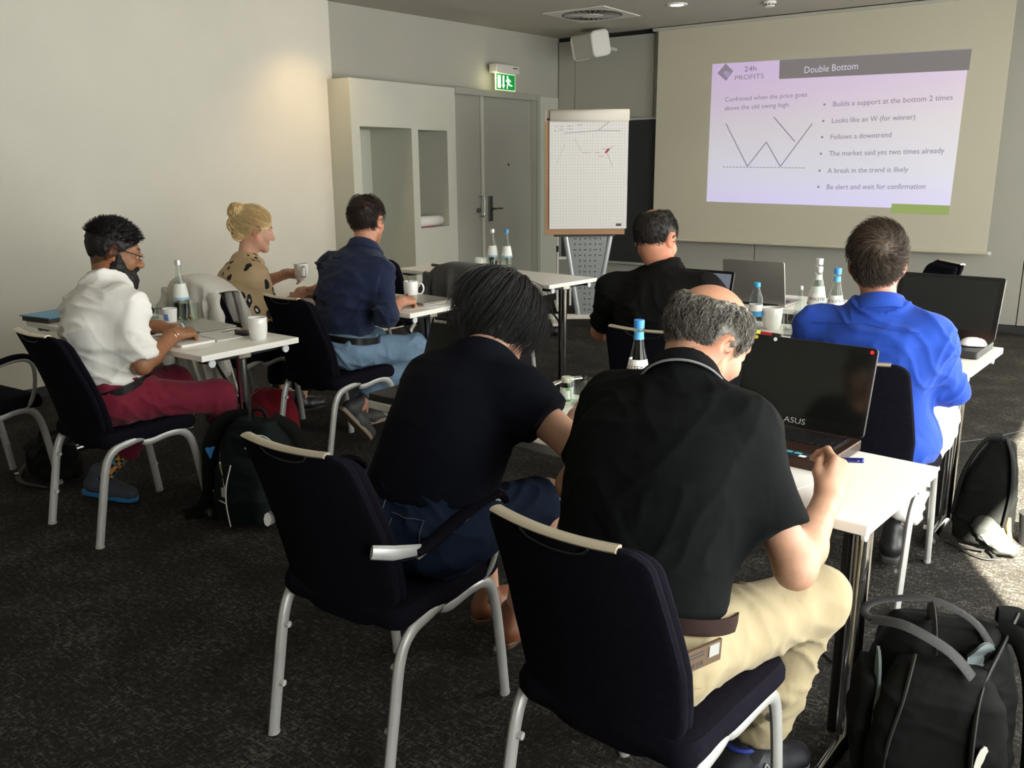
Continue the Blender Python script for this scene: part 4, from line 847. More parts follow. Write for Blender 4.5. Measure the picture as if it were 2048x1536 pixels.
def head_ops(f, H, Rm, s=1.0, jaw=1.0, female=False):
    def P(x, y, z): return H + Rm @ (A(x, y, z) * s)
    def E(c, r, k=0.02, kind='u', tilt=None): f.ell(P(*c), A(*r) * s, Rm if tilt is None else Rm @ tilt, k, kind)
    def Cn(a, b, ra, rb, k=0.015, kind='u'): f.cone(P(*a), P(*b), ra * s, rb * s, k, kind=kind)
    E((0, -0.015, 0.034), (0.075, 0.096, 0.088)); E((0, 0.030, -0.030), (0.060 * jaw, 0.068, 0.082), 0.03)
    for q in (-1, 1):
        Cn((0.058 * q * jaw, 0.005, -0.050), (0.020 * q, 0.078, -0.098), 0.018, 0.017, 0.03)
        E((0.042 * q, 0.066, -0.028), (0.022, 0.022, 0.024), 0.025)
    E((0, 0.082, -0.099), (0.021 * jaw, 0.018, 0.016), 0.02)
    Cn((-0.034, 0.080, 0.030), (0.034, 0.080, 0.030), 0.014, 0.014, 0.02)
    Cn((0, 0.094, 0.020), (0, 0.117, -0.026), 0.008, 0.0115, 0.012); E((0, 0.113, -0.029), (0.013, 0.012, 0.010), 0.01)
    for q in (-1, 1): E((0.012 * q, 0.105, -0.031), (0.008, 0.010, 0.008), 0.008)
    for q in (-1, 1): E((0.032 * q, 0.103, 0.008), (0.017, 0.016, 0.011), 0.012, 's')
    for q in (-1, 1): E((0.032 * q, 0.078, 0.007), (0.015, 0.014, 0.013), 0.006)
    Cn((-0.019, 0.089, -0.060), (0.019, 0.089, -0.060), 0.007, 0.007, 0.010); Cn((0, 0.096, -0.059), (0, 0.0955, -0.060), 0.007, 0.007, 0.012)
    Cn((-0.016, 0.088, -0.071), (0.016, 0.088, -0.071), 0.008, 0.008, 0.010); f.cone(P(-0.022, 0.103, -0.0655), P(0.022, 0.103, -0.0655), 0.004 * s, 0.004 * s, 0.004, kind='s')
    for q in (-1, 1):
        tl = np.array(Matrix.Rotation(R(-14), 3, 'X') @ Matrix.Rotation(R(-34 * q), 3, 'Z'))
        E((0.083 * q, -0.014, -0.003), (0.0065, 0.021, 0.034), 0.006, 'u', tl); E((0.0885 * q, -0.008, 0.002), (0.006, 0.011, 0.019), 0.005, 's', tl)
        E((0.076 * q, -0.003, -0.028), (0.006, 0.008, 0.010), 0.008, 'u', tl)
    return P
def hand_ops(f, Wr, d, back, side, curl, thumb=(0.0, 0.0), s=1.0, spread=0.06):
    """side +1 right, -1 left. curl: four (mcp,pip,dip) in degrees. thumb: (across, flex)"""
    d = nrm(d); b = nrm(A(*back) - d * (A(*back) @ d)); x = np.cross(d, b) * side      # x points to the little-finger side
    def P(u, v, w): return Wr + (x * u + d * v + b * w) * s
    f.cone(Wr - d * 0.03, P(0, 0.012, 0), 0.024 * s, 0.025 * s, 0.02)
    mc = [(-0.027, 0.088, 0.0), (-0.007, 0.092, 0.004), (0.013, 0.086, 0.002), (0.031, 0.077, -0.004)]; base = [(-0.014, 0.012, 0), (-0.004, 0.012, .002), (0.006, 0.012, .001), (0.014, 0.012, -.002)]
    ln = [(0.042, 0.025, 0.019), (0.046, 0.029, 0.020), (0.042, 0.027, 0.020), (0.033, 0.020, 0.018)]; rd = [0.0092, 0.0094, 0.0088, 0.0078]; tips = []
    for i in range(4): f.cone(P(*base[i]), P(*mc[i]), 0.0155 * s, 0.0118 * s, 0.014)
    f.ell(P(0.002, 0.05, -0.006), A(0.034, 0.042, 0.014) * s, np.stack([x, d, b], 1), 0.012)
    for i in range(4):
        p = A(*mc[i]); ang = 0; sp = spread * (i - 1.4)
        for j in range(3):
            ang += R(curl[i][j]); dv = A(math.sin(sp) * math.cos(ang), math.cos(sp) * math.cos(ang), -math.sin(ang)); q = p + dv * ln[i][j]; r0 = rd[i] * (1 - .10 * j)
            f.cone(P(*p), P(*q), r0 * s, r0 * .9 * s, 0.004); p = q
        tips.append(P(*p))
    ac, fl = thumb; c0 = A(-0.018, 0.022, -0.008); c1 = A(-0.042 + .014 * ac, 0.052, -0.014 - .016 * ac); c2 = A(-0.050 + .030 * ac, 0.082 - .004 * fl, -0.020 - .024 * ac); c3 = A(-0.050 + .046 * ac + .006 * fl, 0.107 - .012 * fl, -0.024 - .026 * ac)
    f.cone(P(*c0), P(*c1), 0.016 * s, 0.0125 * s, 0.014); f.cone(P(*c1), P(*c2), 0.0118 * s, 0.0102 * s, 0.005); f.cone(P(*c2), P(*c3), 0.0102 * s, 0.0082 * s, 0.004); tips.append(P(*c3))
    return P, tips
RELAX = [(20, 28, 14), (22, 32, 16), (26, 36, 18), (30, 38, 20)]; WRITE = [(38, 42, 18), (52, 58, 28), (62, 72, 36), (66, 74, 38)]; FIST = [(55, 80, 40), (62, 85, 45), (66, 85, 45), (68, 85, 45)]; GRIP = [(30, 38, 22), (34, 42, 24), (38, 44, 26), (42, 46, 26)]

def hair_strands(H, Rm, s, n, root_ok, flow, length, seg=6, r=0.0009, off=(0.01, 0.02), wave=0.0, lift=0.3, tip=0.25, grow=0.0):
    """tapered three-sided strands that follow the skull; flow(p, nrm)->direction, all in head space"""
    c0 = A(0, -0.015, 0.034); er = A(0.075, 0.096, 0.088); out = []; tries = 0
    while len(out) < n and tries < 60:
        q = rng.normal(size=(n, 3)); q /= np.linalg.norm(q, axis=1, keepdims=True); p = c0 + q * er; out += list(p[root_ok(p)]); tries += 1
    P = np.array(out[:n]); m = len(P); L = length(P) * rng.uniform(0.75, 1.15, m); o = rng.uniform(off[0], off[1], m); path = [P]
    nr = (P - c0) / er ** 2; nr /= np.linalg.norm(nr, axis=1, keepdims=True); dirn = flow(P, nr) + rng.normal(size=(m, 3)) * 0.22 + nr * lift; ph = rng.uniform(0, 6.28, (m, 1)); p = P + nr * 0.002
    for k in range(1, seg + 1):
        dirn /= np.linalg.norm(dirn, axis=1, keepdims=True) + 1e-9; p = p + dirn * (L / seg)[:, None]
        if wave: p = p + wave * np.sin(ph + k * 1.9) * np.cross(dirn, nr) * (L / seg)[:, None]
        g = np.linalg.norm((p - c0) / er, axis=1); lim = 1 + (o / 0.085) * min(1, k / 2) + grow * k; m2 = g < lim; p = np.where(m2[:, None], c0 + (p - c0) * (lim / g)[:, None], p)
        path.append(p); nr = (p - c0) / er ** 2; nr /= np.linalg.norm(nr, axis=1, keepdims=True); dirn = 0.55 * dirn + 0.45 * flow(p, nr)
    path = np.stack(path, 1); T = np.gradient(path, axis=1); T /= np.linalg.norm(T, axis=2, keepdims=True) + 1e-9
    u = np.cross(T, A(0.3, 0.5, 0.81)); u /= np.linalg.norm(u, axis=2, keepdims=True) + 1e-9; w = np.cross(T, u); V = []; taper = np.linspace(1, tip, seg + 1) * r
    for a in (0, 2.094, 4.189): V.append(path + (u * math.cos(a) + w * math.sin(a)) * taper[None, :, None])
    V = np.stack(V, 2).reshape(-1, 3); F = []; bidx = (np.arange(m) * (seg + 1) * 3)[:, None]
    for k in range(seg):
        for j in range(3):
            F.append(np.concatenate([bidx + k * 3 + j, bidx + k * 3 + (j + 1) % 3, bidx + (k + 1) * 3 + (j + 1) % 3, bidx + (k + 1) * 3 + j], 1))
    return H + (V * s) @ Rm.T, np.concatenate(F), np.repeat(rng.uniform(0, 1, m), (seg + 1) * 3)
def join(parts):
    V = []; F = []; K = []; o = 0
    for v, f, c in parts: V.append(v); F.append(f + o); K.append(np.broadcast_to(c, (len(v), 3))); o += len(v)
    return np.concatenate(V), np.concatenate(F), np.concatenate(K)

def bez(P, Nk, bulge, fw, t): c = (P + Nk) / 2 - fw * bulge + A(0, 0, 0.03); return (1 - t) ** 2 * P + 2 * t * (1 - t) * c + t * t * Nk
def torso_rings(J, prof, off=0.0, n=12):
    P, Nk = J['P'], J['N'] - A(0, 0, .022); rh = nrm(A(math.cos(J['face']), math.sin(J['face']), 0)); rc = nrm(J['shR'] - J['shL']); fh = A(-rh[1], rh[0], 0); ts = np.linspace(0, 1, n); out = []
    for t in ts:
        c = bez(P, Nk, J.get('bulge', 0.05), fh, t); t2 = bez(P, Nk, J.get('bulge', 0.05), fh, min(t + .03, 1)) - bez(P, Nk, J.get('bulge', 0.05), fh, max(t - .03, 0)); t2 = nrm(t2)
        k = np.clip((t - .2) / .5, 0, 1); rv = nrm(rh * (1 - k) + rc * k); rv = nrm(rv - t2 * (rv @ t2)); fv = np.cross(t2, rv)
        pr = [float(np.interp(t, prof[0], prof[i])) + off for i in (1, 2, 3)]; out.append((c, rv, fv, pr))
    return out
MALE = [[0, .15, .35, .58, .75, .86, .94, 1.0], [.168, .160, .160, .178, .176, .150, .105, .066], [.115, .118, .110, .115, .108, .088, .064, .054], [.105, .098, .095, .108, .108, .090, .066, .056]]
def scale_prof(p, a, b=None, waist=1.0):
    b = b or a; w = [1, waist, waist, (1 + waist) / 2, 1, 1, 1, 1]
    return [p[0], [x * (a if i < 5 else 1) * w[i] for i, x in enumerate(p[1])], [x * (b if i < 5 else 1) * w[i] for i, x in enumerate(p[2])], [x * (b if i < 5 else 1) * w[i] ** .5 for i, x in enumerate(p[3])]]
def cloth_fold(V, F, amp, seed, sc=(8, 8, 7), crease=1.0):
    """soft undulation plus long creases that run level and on both diagonals"""
    N_ = vnormals(V, F); w = np.stack([vnoise(V * 6 + seed + k * 9.1) for k in range(3)], 1) - .5; sm = vnoise(V * A(*sc) * .8 + seed * 2) - .5; d = 1.0 * sm
    h = V[:, :2] @ A(.8, .6)
    for i, (kx, kz, g) in enumerate(((3.0, 21.0, .75), (13.0, 13.0, .6), (-13.0, 12.0, .6))):
        q = np.stack([V[:, 0] * (4 if i == 0 else 2), V[:, 1] * (4 if i == 0 else 2), h * kx + V[:, 2] * kz], 1) + w * 2.2 + seed * (i + 1); r = 1 - np.abs(2 * vnoise(q) - 1)
        m = np.clip(vnoise(V * 5 + seed * 3 + i * 17) * 2.4 - .5, 0, 1); d = d + g * crease * m * (r ** 4 - .15)
    return V + N_ * (amp * d)[:, None]
def shoe(t, name, ank, toe, up, mat_u, mat_s, s=1.0, roll=0.0):
    """shoe under the ankle, pointing along toe"""
    d = nrm(toe); u = nrm(A(*up) - d * (A(*up) @ d)); x = np.cross(d, u); o = ank - u * 0.085 * s
    def P(a, b, c): return o + (x * a + d * b + u * c) * s
    f = Field(); f.cone(P(0, -0.045, 0.045), P(0, 0.06, 0.042), 0.036, 0.038, 0.02); f.cone(P(0.004, 0.06, 0.036), P(0.006, 0.145, 0.032), 0.043, 0.036, 0.03); f.cone(P(0, -0.03, 0.06), P(0, -0.012, 0.115), 0.037, 0.038, 0.03); f.half(P(0, 0, 0.012), -u)
    V, F = f.mesh(0.006); so = mesh_np(name, V, F, mat_u, t)
    ol = [(-.034, -.06), (-.026, -.083), (0, -.090), (.026, -.083), (.034, -.06), (.036, 0), (.044, .07), (.046, .12), (.034, .165), (.006, .185), (-.024, .170), (-.040, .12), (-.040, .06), (-.034, 0)]
    mb = MB(); vs = [P(a, b, 0.0) for a, b in ol] + [P(a * 1.03, b * 1.01, 0.022) for a, b in ol]; n = len(ol); mb.add(vs, [tuple(range(n - 1, -1, -1)), tuple(range(n, 2 * n))] + [(i, (i + 1) % n, n + (i + 1) % n, n + i) for i in range(n)]); mb.build('sole', mat_s, so, bevel=0.004)
    return so, P
HAIRM = M('hair', (0.1, 0.1, 0.1), 0.55, attr='Col', spec=0.35)
def skinmat(name, col): return M(name, col, 0.48, attr='Col', sss=0.0, spec=0.4, var=0.06, vs=60, bump=0.05, bs=700)

def person(label, J, skin, hairfn, shirt, pants, shoes, prof=MALE, headscale=1.0, female=False, jaw=1.0, skincol=None, hands=None, sleeve=0.55, forearm_cuff=None, fold=0.006, shirt_mat=None, pants_mat=None, leg_end=None, shirt_off=0.012, hem=0.0, neck_r=0.056, arm_s=1.0, leg_s=1.0, shirt_name='shirt', pants_name='trousers', seed=1.0, collar=None, belt=None, sock=None, collar_up=0.0, crease=1.0, cres=0.0072, leg_cut=0.86):
    for k in list(J):
        if isinstance(J[k], tuple): J[k] = A(*J[k])
    t = thing('person', label, 'person', tuple(J['base']) if 'base' in J else (J['P'][0], J['P'][1], 0.0)); org = A(t.location[0], t.location[1], 0)
    H, Rm = J['H'], rotm(*J['hrot']); P, Nk = J['P'], J['N']; rh = nrm(A(math.cos(J['face']), math.sin(J['face']), 0)); fh = A(-rh[1], rh[0], 0)
    hipw = 0.092 * leg_s; hip = {1: P + rh * hipw + A(0, 0, -0.0), -1: P - rh * hipw}
    # ---- body (skin): head, neck, arms, hands, legs in one surface
    f = Field(); HP = head_ops(f, H, Rm, headscale, jaw, female)
    f.cone(HP(0, -0.022, -0.045), Nk + A(0, 0, -0.01), neck_r * 0.96, neck_r * 1.06, 0.04)
    f.loft(torso_rings(J, prof, -0.022, 6), 0.03); tips = {}; hp = {}
    for sd, nm in ((1, 'R'), (-1, 'L')):
        sh, el, wr = J['sh' + nm], J['el' + nm], J['wr' + nm]; mid = el + (wr - el) * 0.3
        f.cone(Nk + (sh - Nk) * 0.35 + A(0, 0, -.05), sh + A(0, 0, -.02), 0.035, 0.045 * arm_s, 0.02); f.cone(sh + A(0, 0, -.02), el, 0.045 * arm_s, 0.039 * arm_s, 0.03); f.cone(el, mid, 0.039 * arm_s, 0.042 * arm_s, 0.02); f.cone(mid, wr, 0.041 * arm_s, 0.0265 * (1 + (arm_s - 1) * .5), 0.02)
        h = (hands or {}).get(nm, {}); dv = h.get('d', wr - el); bk = h.get('b', (0, 0, 1))
        hp[nm], tips[nm] = hand_ops(f, wr, dv, bk, sd, h.get('curl', RELAX), h.get('thumb', (0.3, 0.2)), h.get('s', 0.93 if female else 1.0))
        f.cone(hip[sd], J['kn' + nm], 0.07 * leg_s, 0.052 * leg_s, 0.03); f.cone(J['kn' + nm], J['kn' + nm] + (J['an' + nm] - J['kn' + nm]) * .3, 0.052 * leg_s, 0.052 * leg_s, 0.02); f.cone(J['kn' + nm] + (J['an' + nm] - J['kn' + nm]) * .3, J['an' + nm], 0.052 * leg_s, 0.033, 0.02)
    V, F = f.mesh(0.008); boxes = [(H - 0.155 * headscale, H + 0.155 * headscale, 0.0036)]
    for nm in 'RL': c = J['wr' + nm] + nrm((hands or {}).get(nm, {}).get('d', J['wr' + nm] - J['el' + nm])) * 0.085; boxes.append((c - 0.125, c + 0.125, 0.0034))
    keep = np.ones(len(F), bool)
    for lo, hi, r_ in boxes: keep &= ~np.all((V[F] > lo + 0.012) & (V[F] < hi - 0.012), axis=(1, 2))
    V, F = compact(V, F[keep]); parts = [(V, F)]
    for lo, hi, r_ in boxes: parts.append(f.mesh(r_, (lo, hi)))
    base = A(*skin); PT = []
    for v, q in parts:
        l = ((v - H) @ Rm) / headscale; col = np.tile(base, (len(v), 1)) * (0.94 + 0.12 * vnoise(v * 40))[:, None]
        inhead = (np.abs(l) < 0.16).all(1)
        lips = inhead & (l[:, 1] > 0.088) & (np.abs(l[:, 2] + 0.0655) < 0.013) & (np.abs(l[:, 0]) < 0.024); col[lips] = base * A(0.95, 0.62, 0.62)
        ear = inhead & (np.abs(l[:, 0]) > 0.074) & (l[:, 2] < 0.04) & (l[:, 1] < 0.03); col[ear] *= A(1.06, 0.86, 0.82)
        brow = inhead & (l[:, 1] > 0.078) & (np.abs(l[:, 2] - 0.0355 - 0.05 * (0.03 - np.abs(np.abs(l[:, 0]) - .03))) < 0.0042) & (np.abs(l[:, 0]) > 0.012) & (np.abs(l[:, 0]) < 0.052); col[brow] = J.get('browcol', base * 0.25)
        if skincol: col = skincol(l, col, inhead)
        PT.append((v - org, q, col))
    V, F, K = join(PT); body = mesh_np('body', V, F, skinmat('skin', (0.5, 0.3, 0.2)), t, colors=K)
    EYE = M('eye_white', (0.75, 0.73, 0.70), 0.15); IRIS = M('eye_dark', (0.02, 0.013, 0.01), 0.1)
    for q in (-1, 1):
        e = MB().lathe([(0.0125 * math.sin(a), -0.0125 * math.cos(a)) for a in np.linspace(0, PI, 9)], 14).build('eye', EYE, body); e.matrix_local = Matrix.Translation(Vector(HP(0.032 * q, 0.0815, 0.006) - org)) @ Matrix(Rm.tolist()).to_4x4()
        i = MB().lathe([(0, 0.0009), (0.004, 0.0006), (0.0058, -0.0004)], 14).build('iris', IRIS, e); i.matrix_local = Matrix.Translation((0, 0.0122, 0)) @ Matrix.Rotation(R(-90), 4, 'X')
    # ---- shirt
    f = Field(); rings = torso_rings(J, prof, shirt_off); up = nrm(rings[3][0] - rings[0][0]); hz = P + A(0, 0, hem)
    f.loft(rings, 0.03, cuts=[(hz, -A(0, 0, 1.0))])
    if hem < -.04: f.ell(P - fh * .02 + A(0, 0, -.012), (prof[1][0] + .048, .172 * leg_s, .155), np.stack([rh, fh, A(0, 0, 1)], 1), .04, cut=(hz, -A(0, 0, 1.0)))
    for sd, nm in ((1, 'R'), (-1, 'L')):
        sh, el, wr = J['sh' + nm], J['el' + nm], J['wr' + nm]
        f.cone(Nk + A(0, 0, -.034), sh + A(0, 0, -.014), 0.050, 0.054 * arm_s, 0.055)
        if sleeve <= 1.0:
            c = sh + (el - sh) * sleeve; n_ = nrm(el - sh); f.cone(sh + A(0, 0, -.014), sh + (el - sh) * min(1, sleeve + .12), 0.057 * arm_s, 0.060 * arm_s, 0.09, cut=(c, n_))
            if forearm_cuff: f.cone(c - n_ * 0.07, c, 0.0655 * arm_s, 0.0645 * arm_s, 0.004, cut=(c - n_ * 0.001, n_))
        else:
            c = el + (wr - el) * (sleeve - 1); n_ = nrm(wr - el); f.cone(sh + A(0, 0, -.014), el, 0.057 * arm_s, 0.054 * arm_s, 0.07); f.cone(el, el + (wr - el) * min(1, sleeve - 1 + .15), 0.056 * arm_s, 0.052 * arm_s, 0.03, cut=(c, n_))
            if forearm_cuff: f.cone(c - n_ * 0.045, c, 0.0585 * arm_s, 0.0585 * arm_s, 0.004, cut=(c - n_ * 0.002, n_))
    ncd = nrm(HP(0, -.02, -.05) - Nk); f.cone(Nk - A(0, 0, .055), Nk + ncd * collar_up, 0.078, neck_r * 1.08 + .006, 0.045, cut=(Nk + ncd * collar_up, ncd))
    V, F = f.mesh(cres); V = cloth_fold(V, F, fold, seed, crease=crease); SV = V; so = mesh_np(shirt_name, V - org, F, shirt_mat, t)
    # ---- trousers / skirt
    f = Field(); f.ell(P + A(0, 0, -0.004) - fh * 0.02, (prof[1][0] + 0.008, 0.126 * leg_s, 0.088), np.stack([rh, fh, A(0, 0, 1)], 1), 0.05); f.loft(torso_rings(J, prof, 0.002, 17)[:(5 if leg_end else 3)], 0.04)
    for sd, nm in ((1, 'R'), (-1, 'L')):
        kn, an = J['kn' + nm], J['an' + nm]; f.cone(hip[sd] - fh * 0.05, kn, 0.088 * leg_s, 0.070 * leg_s, 0.06)
        if leg_end is None: le = kn + (an - kn) * leg_cut; n_ = nrm(an - kn); f.cone(kn, kn + (an - kn) * 1.0, 0.070 * leg_s, 0.060, 0.04, cut=(le, n_))
        elif leg_end < 1: pass
    if leg_end is not None:
        for sd, nm in ((1, 'R'), (-1, 'L')): n_ = nrm(J['kn' + nm] - hip[sd]); f.half(hip[sd] + (J['kn' + nm] - hip[sd]) * leg_end, n_) if sd == 1 else None
    V, F = f.mesh(0.0085); V = cloth_fold(V, F, .009, seed + 3.3, crease=1.6); PV = V; po = mesh_np(pants_name, V - org, F, pants_mat, t)
    # ---- collar: a folded band round the neck
    if collar:
        nb = Nk + A(0, 0, -0.012); ax = nrm(HP(0, -0.02, -0.06) - (Nk - A(0, 0, 0.06))); rv = nrm(np.cross(Rm @ A(0, 1, 0) * 0 + fh, ax)); fv = np.cross(ax, rv); mb = MB(); n = 40; vs = []
        g = collar.get('gap', 0.5); prf = [(0.004, 0.018), (0.009, 0.026), (0.015, 0.022), (0.024, -0.004), (0.032, -0.024)] if collar.get('fold', True) else [(0.002, 0.006), (0.006, 0.014), (0.012, 0.010), (0.012, -0.004)]
        for k in range(n + 1):
            a = PI / 2 + g + (2 * PI - 2 * g) * k / n
            for (dr, hh) in prf: r_ = neck_r * 1.03 + dr; vs.append(nb + (rv * math.cos(a) * r_ * 1.06 + fv * math.sin(a) * r_ * 1.04) + ax * (hh - 0.012 * math.sin(a)) - org)
        m = len(prf); mb.add(vs, [(k * m + j, k * m + j + 1, (k + 1) * m + j + 1, (k + 1) * m + j) for k in range(n) for j in range(m - 1)])
        co = mb.build('collar', collar['mat'], so); sm = co.modifiers.new('thick', 'SOLIDIFY'); sm.thickness = 0.004; sm.offset = 0
        if 'pipe' in collar:
            MB().tube([tuple(v) for v in vs[m - 1::m]], 0.0028, 6).build('piping', collar['pipe'], so)
    if belt:
        ri = torso_rings(J, prof, 0.010, 17)[2]; c, rv, fv, (a_, b1, b2) = ri; ax = np.cross(rv, fv); c = P + A(0, 0, belt.get('h', 0.075)) + (c - P) * A(1, 1, 0); mb = MB(); vs = []; n = 48; ax = nrm(ax * .12 + A(0, 0, 1) * .88)
        for k in range(n):
            an = 2 * PI * k / n; ca, sa = math.cos(an), math.sin(an); ex = 2 / 2.3; u = math.copysign(abs(ca) ** ex, ca) * (a_ + belt.get('o', .004)); v = math.copysign(abs(sa) ** ex, sa) * ((b1 if sa > 0 else b2) + belt.get('o', .004))
            for (o_, hh) in ((0, -.017), (.004, -.017), (.004, .017), (0, .017)): vs.append(c + rv * (u + o_ * ca) + fv * (v + o_ * sa) + ax * hh - org)
        mb.add(vs, [(k * 4 + j, k * 4 + (j + 1) % 4, ((k + 1) % n) * 4 + (j + 1) % 4, ((k + 1) % n) * 4 + j) for k in range(n) for j in range(4)]); mb.build('belt', belt['mat'], po)
    shp = {}
    for sd, nm in ((1, 'R'), (-1, 'L')):
        sd_ = J['kn' + nm] - J['an' + nm]
        if sock: MB().tube([J['an' + nm] - org - sd_ * .06, J['an' + nm] + sd_ * .10 - org, J['an' + nm] + sd_ * .22 - org], [.041, .040, .046], 14).build('sock', sock, t)
        if shoes: 
            tv = J.get('toe' + nm, fh); mu, ms = shoes; shp[nm] = shoe(t, 'shoe', J['an' + nm] - org, tv, J.get('up' + nm, (0, 0, 1)), mu, ms, J.get('shoe_s', 1.0))
    if hairfn: hairfn(t, H - org, Rm, headscale)
    return dict(t=t, org=org, HP=HP, tips=tips, hp=hp, H=H, Rm=Rm, fh=fh, rh=rh, shirt=so, pants=po, body=body, SV=SV, PV=PV, shoe=shp)

# ---- hair styles
def cap_mesh(H, Rm, s, off, keep, bald=None, extra=(), res=0.005, rough=0.004, seed=1.0, cut=True, ears=True):
    f = Field()
    def P(x, y, z): return H + Rm @ (A(x, y, z) * s)
    f.ell(P(0, -0.015, 0.034), (A(0.075, 0.096, 0.088) + A(*off)) * s, Rm, 0.02)
    for c, r in extra: f.ell(P(*c), A(*r) * s, Rm, 0.03)
    if cut: f.half(P(*keep[0]), Rm @ A(*keep[1]))
    for q in (-1, 1):
        if ears: f.ell(P(.088 * q, -.010, -.004), A(.026, .026, .037) * s, Rm, .006, 's')
    if bald: f.ell(P(*bald[0]), A(*bald[1]) * s, Rm, 0.012, 's')
    V, F = f.mesh(res * s); N_ = vnormals(V, F); V = V + N_ * (rough * (vnoise(V * 90 + seed) + .5 * vnoise(V * 220) - .75))[:, None]; return V, F
HLINE = ((0, 0.088, 0.068), (0, 0.662, -0.749))
def above(p, dz=0.0): return (p[:, 2] - 0.068) * 0.749 - (p[:, 1] - 0.088) * 0.662 > dz
def cols(k, a, b): return A(*a)[None] * (1 - k[:, None]) + A(*b)[None] * k[:, None]
def hair_short(dark, light, n=1500, ln=0.03, off=(.008, .008, .012), bald=None, lift=0.6, wave=0.0, lowz=0.0, whorl=None, top=0.0, r=0.0009, rough=.004, name='hair', topgray=None):
    def fn(t, H, Rm, s):
        V, F = cap_mesh(H, Rm, s, off, HLINE, bald, rough=rough); k = vnoise(V * 130); pr = [(V, F, cols(k, dark, light))]
        def ok(p):
            m = above(p, lowz) & ~((np.abs(p[:, 0]) > 0.05) & (np.abs(p[:, 1] + 0.008) < 0.036) & (p[:, 2] < 0.056))
            if bald is not None: m &= np.linalg.norm((p - A(*bald[0])) / A(*bald[1]), axis=1) > 1.0
            return m
        def flow(p, nr):
            if whorl is not None: d = p - A(*whorl); d = d + 0.9 * np.cross(nr, d)
            else: d = np.stack([p[:, 0] * 2.2, 0.08 + 0 * p[:, 0] - 0.9 * (p[:, 1] < -.03) * .1, -0.9 * np.abs(p[:, 2] * 0 + .1) - .1 * (p[:, 1] < 0)], 1); d[:, 2] = np.where(p[:, 2] > 0.09, 0.02, -0.12)
            d = d - nr * (d * nr).sum(1, keepdims=True); return d / (np.linalg.norm(d, axis=1, keepdims=True) + 1e-9)
        v, q, kk = hair_strands(H, Rm, s, n, ok, flow, lambda p: ln * (1 + top * np.clip((p[:, 2] - .05) / .06, 0, 1)), 5, r, (off[2] * .7, off[2] * 1.5), wave, lift); pr.append((v, q, cols(kk, dark, light)))
        V, F, K = join(pr); mesh_np(name, V, F, HAIRM, t, colors=K)
    return fn

def on_back(V, x, z, out=0.002, r=0.013):
    m = (np.abs(V[:, 0] - x) < r) & (np.abs(V[:, 2] - z) < r)
    if not m.any(): return None
    return A(x, V[m][:, 1].min() - out, z)
def seam(per, key, pts, mat, name, r=0.0016, n=7):
    """a stitched line lying on the back of a garment"""
    V = per[key]; parent = per['shirt'] if key == 'SV' else per['pants']; P = []
    for (x0, z0), (x1, z1) in zip(pts[:-1], pts[1:]):
        for k in range(n): q = on_back(V, x0 + (x1 - x0) * k / n, z0 + (z1 - z0) * k / n, r * .6); P += [q - per['org']] if q is not None else []
    if len(P) > 2: MB().tube(P, r, 5).build(name, mat, parent)
# ================================================================== the people
def clothmat(name, col, bump=0.35, bs=14, sheen=0.1, var=0.08, rough=0.85):
    m = M(name, col, rough, var=var, vs=6, sheen=sheen * (1 if max(col) > .05 else 0), spec=0.2 if max(col) > .05 else 0.07); N, L = nodes_of(m); b = N['Principled BSDF']
    tc = N.new('ShaderNodeTexCoord'); mp = N.new('ShaderNodeMapping'); mp.inputs['Scale'].default_value = (1, 1, 0.55); L.new(tc.outputs['Object'], mp.inputs[0])
    n1 = N.new('ShaderNodeTexNoise'); n1.inputs['Scale'].default_value = bs; n1.inputs['Detail'].default_value = 2; n1.inputs['Distortion'].default_value = 0.5; L.new(mp.outputs[0], n1.inputs[0])
    n2 = N.new('ShaderNodeTexNoise'); n2.inputs['Scale'].default_value = 700; L.new(tc.outputs['Object'], n2.inputs[0])
    ad = N.new('ShaderNodeMath'); ad.operation = 'MULTIPLY_ADD'; ad.inputs[1].default_value = 0.05; L.new(n2.outputs[0], ad.inputs[0]); L.new(n1.outputs[0], ad.inputs[2])
    bp = N.new('ShaderNodeBump'); bp.inputs['Strength'].default_value = bump * .5; bp.inputs['Distance'].default_value = 0.03; L.new(ad.outputs[0], bp.inputs['Height']); L.new(bp.outputs[0], b.inputs['Normal']); return m
BLACKSHOE = M('shoe_black', (.012, .012, .013), .4); SOLE = M('sole_dark', (.03, .03, .03), .7)
def ring_on(t, org, c, ax, r, w, mat, name, n=20, rr=None):
    ax = nrm(ax); u = nrm(np.cross(ax, A(.3, .2, .9))); v = np.cross(ax, u); P = [c + (u * math.cos(a) + v * math.sin(a)) * r - org for a in np.linspace(0, 2 * PI, n, endpoint=False)]
    return MB().tube(P, rr or w, 6, closed=True).build(name, mat, t)
def held_pen(label, a, b, col, name='ballpoint_pen', r=0.0045, clip=True):
    a = A(*a); b = A(*b); t = thing(name, label, 'pen', tuple(a)); d = b - a; L = np.linalg.norm(d); n = d / L
    MB().tube([n * 0.0, n * 0.012, n * 0.016, n * L * .55], [0.0012, r * .8, r, r], 10).build('barrel', M(name + label[:12], col, .3), t)
    MB().tube([n * L * .55, n * L * .98, n * L], [r * 1.1, r * 1.1, r * .6], 10).build('cap', M(name + label[:12] + 'c', tuple(c * .8 for c in col), .25), t)
    if clip: u = nrm(np.cross(n, A(.2, .1, 1))); MB().tube([n * L * .94 + u * r, n * L * .92 + u * r * 2, n * L * .62 + u * r * 1.5], .0016, 6).build('clip', M(name + label[:12] + 'c', col, .25), t)
    return t
